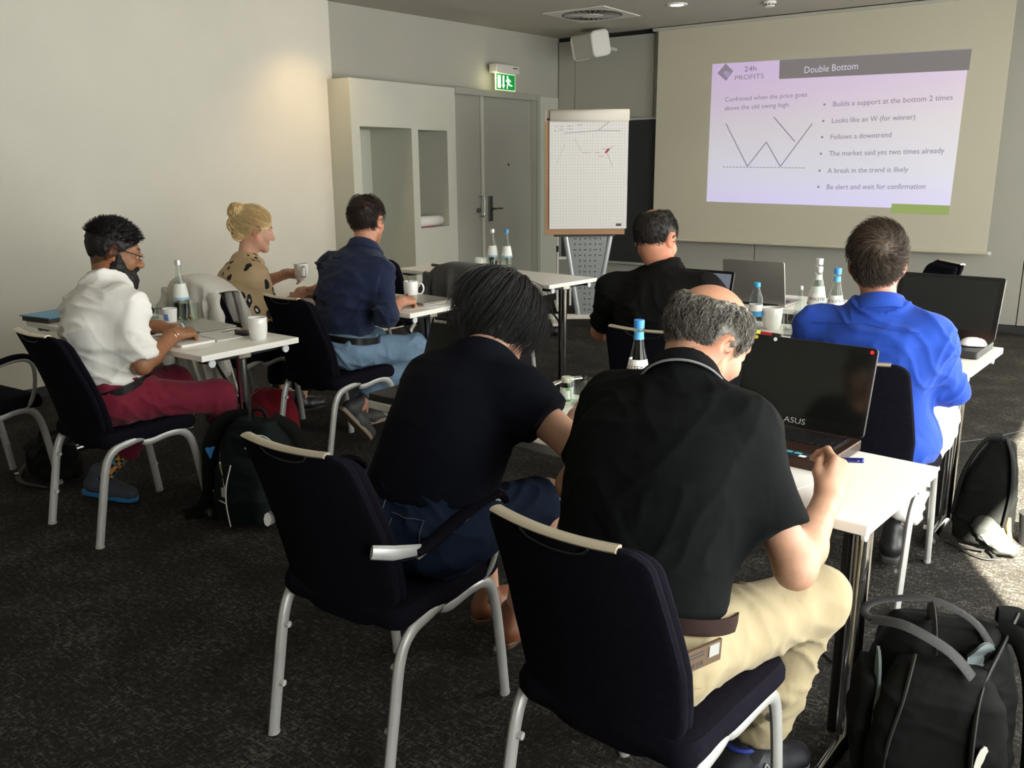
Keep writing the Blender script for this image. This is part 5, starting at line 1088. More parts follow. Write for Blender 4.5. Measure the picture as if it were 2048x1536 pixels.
# ---------- grey-haired man in the black polo shirt
def gray_skin(l, col, ih):
    top = ih & (l[:, 2] > 0.05); col[top] *= A(1.05, .93, .88); j = ih & (l[:, 1] > 0.02) & (l[:, 2] < -0.045); col[j] *= A(.93, .92, .93); return col
def hair_gray(dark, light, n, bald, whorl, ln=0.034, off=(.006, .010, .010), fringe=None, wave=.9, name='hair'):
    base = hair_short(dark, light, n, ln, off, bald, lift=.35, wave=wave, r=.0011, rough=.007, name=name)
    return base
G = person('grey-haired balding man in black polo shirt and beige trousers writing at the nearest table',
    dict(P=(-.760, 1.475, .545), N=(-.785, 1.735, 1.030), H=(-.792, 1.865, 1.088), hrot=(-30, -32, 4), face=R(-5), shR=(-.635, 1.70, .955), shL=(-.955, 1.735, .955), elR=(-.482, 1.625, .702), wrR=(-.497, 1.868, .762),
         elL=(-1.065, 1.735, .720), wrL=(-.93, 1.955, .775), knR=(-.505, 1.845, .535), anR=(-.63, 1.84, .10), knL=(-.94, 1.88, .535), anL=(-.95, 1.93, .10), toeR=(.55, .83, 0), toeL=(-.05, 1, 0), bulge=.075),
    (.46, .255, .165), hair_gray((.020, .018, .015), (.29, .268, .23), 3600, ((0, -.045, .142), (.067, .106, .092)), None), None, None, (M('sneaker_black', (.012, .013, .018), .55), M('sneaker_sole', (.55, .55, .55), .6)),
    prof=scale_prof(MALE, 1.05, 1.08, 1.06), sleeve=.74, shirt_mat=clothmat('polo_black', (.0050, .0058, .0062), .35, 9), pants_mat=clothmat('chino_beige', (.345, .285, .170), .5, 13), fold=.009, crease=.7, hem=.078, sock=M('sock_black', (.008, .008, .009), .9), shirt_name='polo_shirt', seed=2.2, arm_s=1.0,
    collar=dict(mat=clothmat('polo_black', (.008, .009, .010)), pipe=M('piping_grey', (.18, .18, .18), .7), gap=.55), belt=dict(mat=M('belt_brown', (.020, .009, .007), .6, spec=.15), h=.058, o=.020), skincol=gray_skin, headscale=1.0,
    hands=dict(R=dict(d=(.10, .62, .62), b=(.80, -.45, .22), curl=[(48, 62, 28), (62, 74, 36), (66, 78, 40), (68, 78, 40)], thumb=(.55, .4)), L=dict(d=(.45, .85, -.05), b=(0, .1, 1), curl=RELAX)))
tp = G['tips']['R']; pt = (tp[0] + tp[4]) / 2
held_pen('blue ballpoint pen in the grey-haired man\'s right hand', pt + A(-.030, .022, -.016), pt + A(.098, .002, .010), (.012, .025, .30), r=.0052)
t = G['t']; po = G['pants']; o_ = G['org']
PATCH = None
_q = [on_back(G['PV'], x, .602, .008) for x in (-.612, -.566, -.526)]
if all(q is not None for q in _q):
    c = _q[1] - o_; rx = nrm(_q[2] - _q[0]); upv = nrm(A(0, -.15, 1) - rx * (A(0, -.15, 1) @ rx)); nv = np.cross(rx, upv)
    pm2 = Matrix(((rx[0], upv[0], nv[0], c[0]), (rx[1], upv[1], nv[1], c[1]), (rx[2], upv[2], nv[2], c[2]), (0, 0, 0, 1)))
    PATCH = MB().box((-.05, -.022, -.004), (.05, .022, .002), mat=pm2).build('leather_patch', M('patch_leather', (.10, .06, .03), .7), po, smooth=False)
    text('patch_word', 'JOKER', .017, INK, PATCH, pm2 @ Matrix.Translation((-.044, -.018, .0025)), width=.050)['kind'] = 'stuff'
    MB().box((.016, -.006, .002), (.042, .018, .004), mat=pm2).build('metal_plate', ALU, PATCH, smooth=False)
    for zz_ in (.004, .011): MB().box((-.044, zz_, .002), (.004, zz_ + .0025, .0026), mat=pm2).build('print_line', INK, PATCH, smooth=False)
CS = M('chino_seam', (.26, .20, .11), .8)
seam(G, 'PV', [(-.62, .60), (-.60, .56), (-.56, .53)], CS, 'pocket_seam')
so_, SP = G['shoe']['R']
for pts in ([(.0435, .010, .026), (.0425, .028, .066), (.0455, .052, .030), (.0425, .068, .066)],): MB().tube([SP(*q) for q in pts], .0028, 6).build('white_side_stripe', M('stripe_white', (.6, .6, .6), .5), so_)
MB().tube([SP(.038 * math.cos(a), -.016 + .038 * math.sin(a), .112) for a in np.linspace(0, 2 * PI, 16, endpoint=False)], .007, 6, closed=True).build('blue_collar', M('collar_blue', (.02, .04, .30), .7), so_)
# ---------- black-haired woman
def bob_hair(t, H, Rm, s):
    dk, lt = (.003, .003, .0035), (.022, .021, .023); V, F = cap_mesh(H, Rm, s, (.012, .014, .016), ((0, .088, .05), (0, .80, -.6)), None, extra=(((0, -.045, -.035), (.082, .065, .085)), ((.05, -.005, -.01), (.038, .055, .075)), ((-.05, -.005, -.01), (.038, .055, .075))), cut=False, rough=.004, ears=False)
    l = (V - H) @ Rm; m = (l[F].mean(1)[:, 1] < .075 + .0 * l[F].mean(1)[:, 2]) | (l[F].mean(1)[:, 2] > .045); m &= ~((l[F].mean(1)[:, 1] > .035) & (l[F].mean(1)[:, 2] < .035)); V, F = compact(V, F[m]); pr = [(V, F, cols(vnoise(V * A(60, 60, 60)), dk, lt))]
    cr = A(0, -.02, .13)
    def flow(p, nr):
        d = np.stack([p[:, 0] * .8, (p[:, 1] + .0) * .8, -.10 - .6 * np.clip(.13 - p[:, 2], 0, .3)], 1); d = d - nr * (d * nr).sum(1, keepdims=True) * .9; return d / (np.linalg.norm(d, axis=1, keepdims=True) + 1e-9)
    v, q, k = hair_strands(H, Rm, s, 3600, lambda p: (p[:, 2] > .02) & (above(p, -.015) | (p[:, 1] < -.02)), flow, lambda p: .10 + .9 * np.clip(p[:, 2], 0, .13), 9, .0013, (.010, .022), .12, .25, .2, .003); pr.append((v, q, cols(k, dk, lt)))
    v, q, k = hair_strands(H, Rm, s, 1500, lambda p: (p[:, 2] < .05) & (p[:, 1] < .02) & (p[:, 2] > -.02), flow, lambda p: .085 + 0 * p[:, 2], 6, .0012, (.010, .030), .12, .25, .15, .01); pr.append((v, q, cols(k, dk, lt)))
    V, F, K = join(pr); mesh_np('hair', V, F, HAIRM, t, colors=K)
FEM = [[0, .15, .35, .58, .75, .86, .94, 1.0], [.185, .172, .162, .168, .164, .140, .092, .058], [.120, .125, .120, .125, .105, .080, .058, .048], [.125, .110, .105, .108, .100, .082, .060, .050]]
KNIT = clothmat('knit_navy', (.0050, .0056, .0098), .25, 8, .25)
WO = person('black-haired woman in dark navy knit top and denim skirt leaning over the table',
    dict(P=(-1.465, 1.645, .555), N=(-1.415, 1.845, 1.005), H=(-1.425, 1.945, 1.068), hrot=(-14, -36, -6), face=R(2), shR=(-1.250, 1.785, .915), shL=(-1.550, 1.80, .905), elR=(-1.090, 1.79, .800), wrR=(-1.235, 2.035, .790), elL=(-1.73, 1.93, .770), wrL=(-1.60, 2.08, .785),
         knR=(-1.335, 2.03, .535), anR=(-1.47, 2.05, .10), knL=(-1.62, 2.04, .535), anL=(-1.62, 2.12, .10), toeR=(-.1, 1, 0), toeL=(0, 1, 0), bulge=.085, shoe_s=.88),
    (.55, .31, .21), bob_hair, None, None, (M('pump_brown', (.20, .07, .03), .45), M('sole_brown', (.10, .05, .03), .6)), prof=scale_prof(FEM, .98, 1.10, 1.06), sleeve=.46, shirt_mat=KNIT, pants_mat=clothmat('denim_dark', (.012, .020, .042), .4, 18, .05, .25), fold=.007, crease=.5, collar_up=-.035, hem=.10, shirt_name='knit_top', pants_name='denim_skirt', leg_end=.93, female=True, headscale=.98, neck_r=.052, seed=7.7, arm_s=1.08, leg_s=1.0, shirt_off=.010,
    hands=dict(R=dict(d=(-.20, .95, .10), b=(.25, -.1, 1), curl=FIST, thumb=(.7, .3)), L=dict(d=(.45, .85, -.1), b=(0, .1, 1), curl=RELAX)))
o_ = WO['org']; c = WO['HP'](.080, -.006, -.036) - o_
MB().lathe([(0, -.003), (.003, 0), (0, .003)], 8, tuple(c)).build('earring', CHROME, WO['t'])
ST = M('denim_seam', (.075, .09, .12), .8)
for x0, x1 in ((-1.605, -1.515), (-1.455, -1.355)): seam(WO, 'PV', [(x0, .635), (x1, .635), (x1 - .004, .545), ((x0 + x1) / 2, .525), (x0 + .004, .545), (x0, .635)], ST, 'back_pocket_stitching', .0014)
seam(WO, 'PV', [(-1.487, .66), (-1.487, .60), (-1.487, .52)], ST, 'centre_seam', .0014)
# ---------- bearded man
def beard_hair(t, H, Rm, s):
    dk, lt = (.004, .0038, .0036), (.016, .014, .013); V, F = cap_mesh(H, Rm, s, (.003, .008, .020), HLINE, None, rough=.006); pr = [(V, F, cols(vnoise(V * 90), dk, lt))]
    def flow(p, nr): d = nr + A(0, .5, .2)[None]; return d / np.linalg.norm(d, axis=1, keepdims=True)
    v, q, k = hair_strands(H, Rm, s, 2200, lambda p: above(p, .01) & (p[:, 2] > .045), flow, lambda p: .020 + .012 * np.clip((p[:, 1] + .02) / .1, 0, 1), 4, .0012, (.012, .02), .5, 1.0); pr.append((v, q, cols(k, dk, lt)))
    V, F, K = join(pr); mesh_np('hair', V, F, HAIRM, t, colors=K)
    f = Field()
    def P(x, y, z): return H + Rm @ (A(x, y, z) * s)
    for q_ in (-1, 1):
        f.cone(P(.062 * q_, .012, -.012), P(.062 * q_, .018, -.055), .012, .022, .02); f.cone(P(.058 * q_, .020, -.060), P(.022 * q_, .080, -.100), .034, .036, .03); f.cone(P(.026 * q_, .088, -.058), P(.034 * q_, .076, -.085), .010, .020, .02); f.cone(P(.0, .103, -.047), P(.024 * q_, .092, -.056), .007, .007, .01)
    f.ell(P(0, .070, -.122), A(.052, .050, .050) * s, Rm, .03); f.cone(P(0, .075, -.13), P(0, .075, -.175), .030, .012, .03)
    V, F = f.mesh(.0045); N_ = vnormals(V, F); V = V + N_ * (.006 * (vnoise(V * 160) + .6 * vnoise(V * 330) - .8))[:, None]; mesh_np('beard', V, F, HAIRM, t, colors=cols(vnoise(V * 140), dk, lt))
def fade_skin(l, col, ih):
    m = ih & above(l, -.004) & (l[:, 2] < .07); col[m] *= .30; return col
WSH = clothmat('shirt_white', (.84, .83, .78), .40, 11, .0, .02)
B = person('bearded man with glasses in white shirt and red trousers writing in a notebook',
    dict(P=(-3.455, 1.945, .550), N=(-3.485, 1.995, 1.040), H=(-3.500, 2.045, 1.145), hrot=(-26, -20, 0), face=R(-8), shR=(-3.305, 1.955, .950), shL=(-3.665, 2.065, .950), elR=(-3.255, 1.965, .705), wrR=(-3.345, 2.185, .785), elL=(-3.83, 2.10, .745), wrL=(-3.555, 2.245, .790),
         knR=(-3.225, 2.29, .510), anR=(-3.31, 2.44, .10), knL=(-3.62, 2.34, .505), anL=(-3.745, 2.00, .11), toeL=(.86, .42, -.1), toeR=(.1, 1, 0), bulge=.115, browcol=A(.01, .008, .006)),
    (.30, .135, .065), beard_hair, None, None, (M('shoe_slate', (.035, .045, .06), .7), M('sole_blue', (.02, .16, .36), .5)), prof=scale_prof(MALE, 1.0, 1.12, .98), sleeve=.90, shirt_mat=WSH, pants_mat=clothmat('chino_red', (.165, .012, .030), .45, 13), fold=.012, crease=1.7, leg_cut=.74, hem=.060, collar_up=-.01, forearm_cuff=True, seed=4.1, skincol=fade_skin,
    collar=dict(mat=WSH, gap=.45), belt=dict(mat=M('belt_black', (.008, .008, .008), .25), h=.052, o=.022),
    hands=dict(R=dict(d=(-.08, .92, .02), b=(.15, .1, 1), curl=WRITE, thumb=(.6, .3)), L=dict(d=(.80, .48, -.02), b=(0, .1, 1), curl=FIST, thumb=(.6, .4))))
t = B['t']; o_ = B['org']; HP = B['HP']
FR = M('spectacle_frame', (.012, .010, .010), .3)
for q in (-1, 1):
    g = [HP(.033 * q + .024 * math.cos(a), .110 - .012 * abs(math.cos(a)) * .6, .004 + .016 * math.sin(a)) - o_ for a in np.linspace(0, 2 * PI, 18, endpoint=False)]
    fr = MB().tube(g, .0013, 5, closed=True).build('spectacle_rim', CHROME, t); mb = MB(); mb.add(g, [tuple(range(18))]); mb.build('lens', GLASS, fr, smooth=False)
    MB().tube([HP(.057 * q, .108, .010) - o_, HP(.074 * q, .06, .014) - o_, HP(.081 * q, -.005, .018) - o_, HP(.083 * q, -.03, .0) - o_], .0022, 6).build('temple', FR, t)
MB().tube([HP(-.010, .118, .008) - o_, HP(0, .120, .010) - o_, HP(.010, .118, .008) - o_], .0013, 5).build('bridge', CHROME, t)
wr, el = A(-3.345, 2.185, .785), A(-3.255, 1.965, .705); ax = wr - el
for k, (off, mt, w) in enumerate(((.015, M('bracelet_rose', (.62, .38, .26), .25, .9), .0022), (.026, M('bracelet_rose', (.62, .38, .26), .25, .9), .0018), (.008, M('cord_dark', (.02, .015, .012), .7), .0020))): ring_on(t, o_, wr - nrm(ax) * off, ax + A(.1, 0, .05) * k * .3, .0315, w, mt, 'bracelet')
for k in range(3): MB().lathe([(0, -.005), (.005, 0), (0, .005)], 8, tuple(wr - nrm(ax) * .018 + A(.030, -.010 + .006 * k, .004 - .008 * k) - o_)).build('bead', M('bead_silver', (.75, .72, .68), .2, .8), t)
wl, el = A(-3.555, 2.245, .790), A(-3.83, 2.10, .745); ax = nrm(wl - el); MB().tube([wl - ax * .055 - o_, wl - ax * .025 - o_], .0335, 16, caps=True).build('watch_strap', BLACKP, t); MB().cbox(tuple(wl - ax * .04 + A(0, 0, .031) - o_), (.03, .03, .008), rot=Matrix.Rotation(math.atan2(ax[1], ax[0]), 3, 'Z')).build('watch_face', BLACKG, t, smooth=False, bevel=.003)
tp = B['tips']['R']; pt = (tp[0] + tp[4]) / 2; held_pen('pen in the bearded man\'s writing hand', pt + A(-.012, .035, -.045), pt + A(.0, -.045, .085), (.55, .58, .60))
for k in range(2): MB().lathe([(0, -.003), (.0032, 0), (0, .003)], 8, tuple(HP(.081, -.004, -.030 - .010 * k) - o_)).build('earring', CHROME if k else FR, t)
SOCK = bpy.data.materials.new('argyle_sock'); SOCK.use_nodes = True; N, L = nodes_of(SOCK); bs_ = N['Principled BSDF']; tc = N.new('ShaderNodeTexCoord'); mp = N.new('ShaderNodeMapping'); mp.inputs['Scale'].default_value = (55, 55, 55); mp.inputs['Rotation'].default_value = (R(45), R(20), 0); L.new(tc.outputs['Object'], mp.inputs[0])
ck = N.new('ShaderNodeTexChecker'); ck.inputs['Scale'].default_value = 1.0; ck.inputs[1].default_value = (.55, .24, .04, 1); ck.inputs[2].default_value = (.012, .012, .02, 1); L.new(mp.outputs[0], ck.inputs[0]); ck2 = N.new('ShaderNodeTexChecker'); ck2.inputs['Scale'].default_value = .5; L.new(mp.outputs[0], ck2.inputs[0]); ck2.inputs[2].default_value = (.06, .20, .28, 1); L.new(ck.outputs[0], ck2.inputs[1]); mxs = N.new('ShaderNodeMix'); mxs.data_type = 'RGBA'; L.new(ck.outputs['Fac'], mxs.inputs[0]); mxs.inputs[6].default_value = (.012, .010, .02, 1); L.new(ck2.outputs[0], mxs.inputs[7]); L.new(mxs.outputs[2], bs_.inputs['Base Color']); bs_.inputs['Roughness'].default_value = .9
an = A(-3.745, 2.00, .11); kn = A(-3.62, 2.34, .505); dv = kn - an; MB().tube([an - o_ - A(0, 0, .02), an + dv * .12 - o_, an + dv * .26 - o_], [.042, .043, .050], 16).build('sock', SOCK, t)
# ---------- blonde woman
def updo(t, H, Rm, s):
    dk, lt = (.42, .26, .085), (.90, .70, .38); V, F = cap_mesh(H, Rm, s, (.014, .014, .016), ((0, .088, .058), (0, .62, -.785)), None, extra=(((0, -.115, .085), (.052, .045, .045)), ((.0, -.105, .010), (.055, .046, .045)), ((.0, -.085, -.040), (.045, .036, .035))), rough=.006, cut=False)
    l = ((V - H) @ Rm)[F].mean(1); m = above(l, -.012) | (l[:, 1] < -.075); V, F = compact(V, F[m]); pr = [(V, F, cols(vnoise(V * A(80, 80, 140)), dk, lt))]
    bun = A(0, -.11, .045)
    def flow(p, nr): d = bun - p; d = d - nr * (d * nr).sum(1, keepdims=True) + A(0, -.01, 0); return d / (np.linalg.norm(d, axis=1, keepdims=True) + 1e-9)
    v, q, k = hair_strands(H, Rm, s, 2200, lambda p: above(p, 0.0), flow, lambda p: np.minimum(.09, .85 * np.linalg.norm(p - bun, axis=1)), 7, .0011, (.016, .024), .25, .35); pr.append((v, q, cols(k, dk, lt)))
    for c, r_ in (((0, -.115, .085), .052), ((0, -.108, .010), .052), ((0, -.085, -.040), .040)):
        for j in range(34):
            a0 = rng.uniform(0, 6.28); tilt = rng.normal(size=3) * .5 + A(1, .2, .2); ax = nrm(tilt); u = nrm(np.cross(ax, A(.1, .3, .9))); w = np.cross(ax, u); rr = r_ * rng.uniform(.85, 1.12)
            pts = [H + Rm @ (A(*c) + (u * math.cos(a0 + x) + w * math.sin(a0 + x)) * rr) * s for x in np.linspace(0, 3.4, 9)]; mb = MB(); mb.tube(pts, .0028, 4, caps=False); vv = np.array(mb.v); ff = np.array(mb.f); pr.append((vv, ff, A(*dk) * (1 - (j % 5) / 4) + A(*lt) * ((j % 5) / 4)))
    V, F, K = join(pr); mesh_np('hair', V, F, HAIRM, t, colors=K)
LEO = bpy.data.materials.new('animal_print'); LEO.use_nodes = True; N, L = nodes_of(LEO); b = N['Principled BSDF']; b.inputs['Roughness'].default_value = .75
tc = N.new('ShaderNodeTexCoord'); mp = N.new('ShaderNodeMapping'); mp.inputs['Scale'].default_value = (1, 1, .6); L.new(tc.outputs['Object'], mp.inputs[0]); wn = N.new('ShaderNodeTexNoise'); wn.inputs['Scale'].default_value = 9; L.new(mp.outputs[0], wn.inputs[0])
va = N.new('ShaderNodeVectorMath'); va.operation = 'MULTIPLY_ADD'; va.inputs[1].default_value = (.06, .06, .06); L.new(wn.outputs['Color'], va.inputs[0]); L.new(mp.outputs[0], va.inputs[2]); vo = N.new('ShaderNodeTexVoronoi'); vo.inputs['Scale'].default_value = 17; vo.inputs['Randomness'].default_value = .9; L.new(va.outputs[0], vo.inputs['Vector'])
rp = N.new('ShaderNodeValToRGB'); e = rp.color_ramp.elements; rp.color_ramp.interpolation = 'CONSTANT'; e[0].position = 0; e[0].color = (.70, .68, .60, 1); e[1].position = .45; e[1].color = (.50, .36, .20, 1); k = rp.color_ramp.elements.new(.13); k.color = (.006, .006, .007, 1); k = rp.color_ramp.elements.new(.31); k.color = (.50, .36, .20, 1); L.new(vo.outputs['Distance'], rp.inputs[0]); L.new(rp.outputs[0], b.inputs['Base Color'])
BL = person('blonde woman with an updo in a beige animal-print top holding a mug',
    dict(P=(-4.20, 3.15, .550), N=(-4.235, 3.285, .985), H=(-4.215, 3.335, 1.125), hrot=(-24, -14, 0), face=R(-10), shR=(-4.075, 3.205, .885), shL=(-4.385, 3.33, .890), elR=(-4.045, 3.28, .655), wrR=(-3.965, 3.46, .775), elL=(-4.375, 3.47, .79), wrL=(-4.150, 3.505, .862),
         knR=(-4.10, 3.56, .505), anR=(-4.10, 3.50, .10), knL=(-4.34, 3.57, .505), anL=(-4.34, 3.52, .10), bulge=.055, shoe_s=.88), (.60, .33, .23), updo, None, None, (BLACKSHOE, SOLE), prof=scale_prof(FEM, .98, 1.02, 1.02), sleeve=.95, shirt_mat=LEO, pants_mat=clothmat('trousers_black', (.010, .010, .012)), fold=.008, collar_up=-.03, hem=-.01, shirt_name='printed_top', female=True, headscale=.97, neck_r=.050, arm_s=.92, seed=9.3,
    hands=dict(L=dict(d=(.95, .10, .06), b=(-.1, .75, .6), curl=GRIP, thumb=(.5, .1)), R=dict(d=(.35, .9, -.1), b=(0, .1, 1))))
ring_on(BL['t'], BL['org'], A(-4.150, 3.505, .862) - nrm(A(.225, .035, .072)) * .03, A(.225, .035, .072), .030, .0022, M('bracelet_gold', (.60, .42, .20), .3, .9), 'bracelet')
m_ = mug('white mug held up by the blonde woman', -4.018, 3.495, R(-20), z=.832)
# ---------- man in the navy shirt
NVY = clothmat('shirt_navy', (.012, .019, .052), .55, 12, .1)
NA = person('dark-haired man in navy shirt and light jeans turned towards the flip chart',
    dict(P=(-3.385, 3.185, .550), N=(-3.350, 3.345, 1.075), H=(-3.385, 3.415, 1.195), hrot=(20, -6, 0), face=R(-2), shR=(-3.185, 3.295, .965), shL=(-3.565, 3.315, .975), elR=(-3.085, 3.215, .745), wrR=(-3.185, 3.430, .782), elL=(-3.68, 3.36, .775), wrL=(-3.86, 3.475, .795),
         knR=(-3.215, 3.57, .505), anR=(-3.325, 3.225, .225), toeR=(.18, .60, -.78), upR=(.1, .75, .6), knL=(-3.55, 3.58, .505), anL=(-3.58, 3.50, .10), bulge=.07), (.50, .24, .15), hair_short((.010, .0055, .004), (.045, .024, .015), 2200, .030, (.006, .012, .018), lift=.5, top=.5), None, None, (M('shoe_grey', (.03, .03, .03), .6), M('sole_tan', (.22, .17, .12), .7)), sleeve=1.18, forearm_cuff=True,
    shirt_mat=NVY, pants_mat=clothmat('denim_light', (.14, .22, .31), .5, 14, .0, .18), fold=.012, crease=1.7, collar_up=-.01, hem=.09, seed=5.5, collar=dict(mat=NVY, gap=.5), belt=dict(mat=M('belt_black', (.008, .008, .008), .25), h=.070, o=.036), pants_name='jeans',
    hands=dict(R=dict(d=(.05, .95, .02), b=(.2, .0, 1), curl=WRITE, thumb=(.6, .3)), L=dict(d=(-.93, .20, -.10), b=(0, .1, 1), curl=RELAX)))
tp = NA['tips']['R']; pt = (tp[0] + tp[4]) / 2; held_pen('red pen in the navy-shirted man\'s hand', pt + A(-.01, .04, -.028), pt + A(.0, -.03, .075), (.40, .04, .05))
# ---------- man in the black T-shirt
TEE = clothmat('tee_black', (.0085, .0083, .0080), .4, 10)
TE = person('man with a thinning crown in a washed black T-shirt at the second table',
    dict(P=(-1.575, 3.34, .550), N=(-1.650, 3.385, 1.065), H=(-1.700, 3.425, 1.168), hrot=(-4, -18, -3), face=R(0), shR=(-1.445, 3.365, .985), shL=(-1.865, 3.365, .955), elL=(-1.965, 3.43, .745), wrL=(-1.78, 3.67, .785), elR=(-1.325, 3.47, .760), wrR=(-1.47, 3.70, .785),
         knR=(-1.43, 3.76, .505), anR=(-1.43, 3.72, .10), knL=(-1.72, 3.76, .505), anL=(-1.72, 3.72, .10), bulge=.07), (.50, .22, .13), hair_short((.006, .005, .0045), (.030, .022, .017), 2000, .022, (.005, .010, .011), bald=((-.018, -.045, .130), (.056, .072, .056)), lift=.4), None, None, (BLACKSHOE, SOLE), prof=scale_prof(MALE, 1.06, 1.06, 1.05), sleeve=.85, shirt_mat=TEE, pants_mat=clothmat('jeans_dark', (.014, .018, .028)), fold=.010, crease=1.3, collar_up=-.018, hem=-.01, shirt_name='t_shirt', seed=6.4, collar=dict(mat=TEE, fold=False, gap=0.0), arm_s=1.03)
# ---------- man in the royal blue shirt
RBL = clothmat('shirt_blue', (.018, .066, .40), .55, 11, .1)
BU = person('man in a royal blue shirt and white trousers looking up at the screen',
    dict(P=(-.715, 3.175, .560), N=(-.722, 3.165, 1.015), H=(-.748, 3.195, 1.145), hrot=(16, 14, -2), face=R(2), shR=(-.555, 3.165, .935), shL=(-.932, 3.165, .925), elR=(-.492, 3.275, .715), wrR=(-.60, 3.51, .785), elL=(-1.03, 3.30, .735), wrL=(-.90, 3.55, .785),
         knR=(-.575, 3.60, .510), anR=(-.64, 3.36, .11), toeR=(-.1, 1, 0), knL=(-.90, 3.62, .505), anL=(-.90, 3.60, .10), bulge=.03), (.52, .24, .16), hair_short((.010, .007, .005), (.105, .070, .045), 4200, .042, (.008, .015, .020), lift=.25, whorl=(.012, -.085, .085), top=.9, wave=.3, rough=.006), None, None, (BLACKSHOE, SOLE), prof=scale_prof(MALE, 1.08, 1.05, 1.0), sleeve=1.05, shirt_mat=RBL, pants_mat=clothmat('trousers_white', (.78, .77, .72), .4, 12, 0, .02), fold=.013, crease=1.3, collar_up=-.01, hem=-.075, seed=8.2, collar=dict(mat=RBL, gap=.5), leg_s=1.02, arm_s=1.02)

for per, mt, zz_, xa, xb in ((BU, M('seam_blue', (.008, .03, .30), .8), .955, -.92, -.55), (NA, M('seam_navy', (.006, .010, .03), .8), .985, -3.55, -3.20)):
    seam(per, 'SV', [(xa, zz_ - .02), ((xa + xb) / 2, zz_), (xb, zz_ - .02)], mt, 'yoke_seam', .0016, 12)
# ================================================================== garments on chairs
def drape(name, label, cat, x, y, rot, mat, zb, zf, wt, wb, folds=5, amp=.018, seed=0.0, sl=0.10, lean=0.0, sleeves=True):
    t = thing(name, label, cat, (x, y, 0), R(rot)); nu, nv = 40, 44; V = []; F = []; top = .902
    for j in range(nv + 1):
        k = j / nv
        for i in range(nu + 1):
            u = 2 * i / nu - 1
            if k < .28: z = zf + (top - zf) * (k / .28); yy = .075 + .03 * (1 - k / .28); d = (1 - k / .28) * (top - zf)
            elif k < .36: a = (k - .28) / .08 * PI; z = top + .012 * math.sin(a); yy = -.008 + .083 * math.cos(a); d = 0
            else: q = (k - .36) / .64; z = top - (top - zb) * q; yy = -.091 - .020 * q + .10 * q * q; d = q * (top - zb)
            w = (wt + (wb - wt) * min(1, d / .45)) / 2; z -= sl * abs(u) ** 2.6 * (1 if k < .36 else 1 - .5 * min(1, d / .4)) * .8
            z += (.025 * math.sin(u * 7 + seed) * (1 if k > .98 else 0))
            f = amp * min(1, d / .12) * (math.sin(u * PI * folds + seed + d * 2) + .5 * math.sin(u * PI * folds * 2.3 + 1.7 * seed)); sgn = 1 if k < .32 else -1
            V.append((u * w + lean * d, yy + sgn * (abs(f) * .5 + f * .5) + .85 * (u * w) ** 2, z))
    n = nu + 1; F = [(j * n + i, j * n + i + 1, (j + 1) * n + i + 1, (j + 1) * n + i) for j in range(nv) for i in range(nu)]
    o = MB().add(V, F).build('cloth', mat, t, angle=80); s_ = o.modifiers.new('thick', 'SOLIDIFY'); s_.thickness = .006; s_.offset = 1
    if sleeves:
        for s in (-1, 1):
            P = catmull([(s * wt * .46, -.05, top - sl * .9), (s * (wt * .5 + .03), -.07, top - .2), (s * (wt * .5 + .045), -.075, top - .38), (s * (wt * .5 + .035), -.06, zb + .12)], 6); MB().tube(P, [.045 + .012 * math.sin(q * 1.3) for q in range(len(P))], 14, ry=[.026 + .006 * math.cos(q * 1.1) for q in range(len(P))], ref=(0, 1, 0)).build('sleeve', mat, t)
    return t
drape('cardigan', 'long white cardigan draped over the blonde woman\'s chair', 'cardigan', -4.22, 2.93, 0, clothmat('cardigan_white', (.72, .69, .62), .4, 16, .2, .03), .27, .62, .43, .52, 6, .020, 1.0)
drape('jacket', 'grey jacket hung over the empty chair by the back table', 'jacket', -3.36, 4.17, 0, clothmat('jacket_grey', (.080, .078, .070), .4, 12, .1), .34, .60, .44, .49, 3, .018, 2.2, .08)
# ================================================================== bags
def bag_loft(f, rings, k=.02, ex=3.2): f.loft([(A(*c), A(1, 0, 0), A(0, 1, 0), q) for c, q in rings], k, ex)
def strap(t, pts, w, th, mat, name='strap', ref=(0, 1, 0)): return MB().tube(catmull(pts, 6), w, 8, ry=th, ref=ref).build(name, mat, t)
def bag_mesh(t, name, f, mat, fold, seed, res=.008):
    V, F = f.mesh(res); V = cloth_fold(V, F, fold, seed, (9, 9, 9)); V[:, 2] = np.maximum(V[:, 2], .003); return mesh_np(name, V, F, mat, t)
NYL = clothmat('nylon_black', (.0060, .0064, .0062), .35, 14, .0, .1, .6); WEB = M('webbing_black', (.0065, .0068, .0066), .6, bump=.2, bs=500); NYG = clothmat('nylon_green', (.0085, .013, .013), .35, 14, .0, .1, .6)
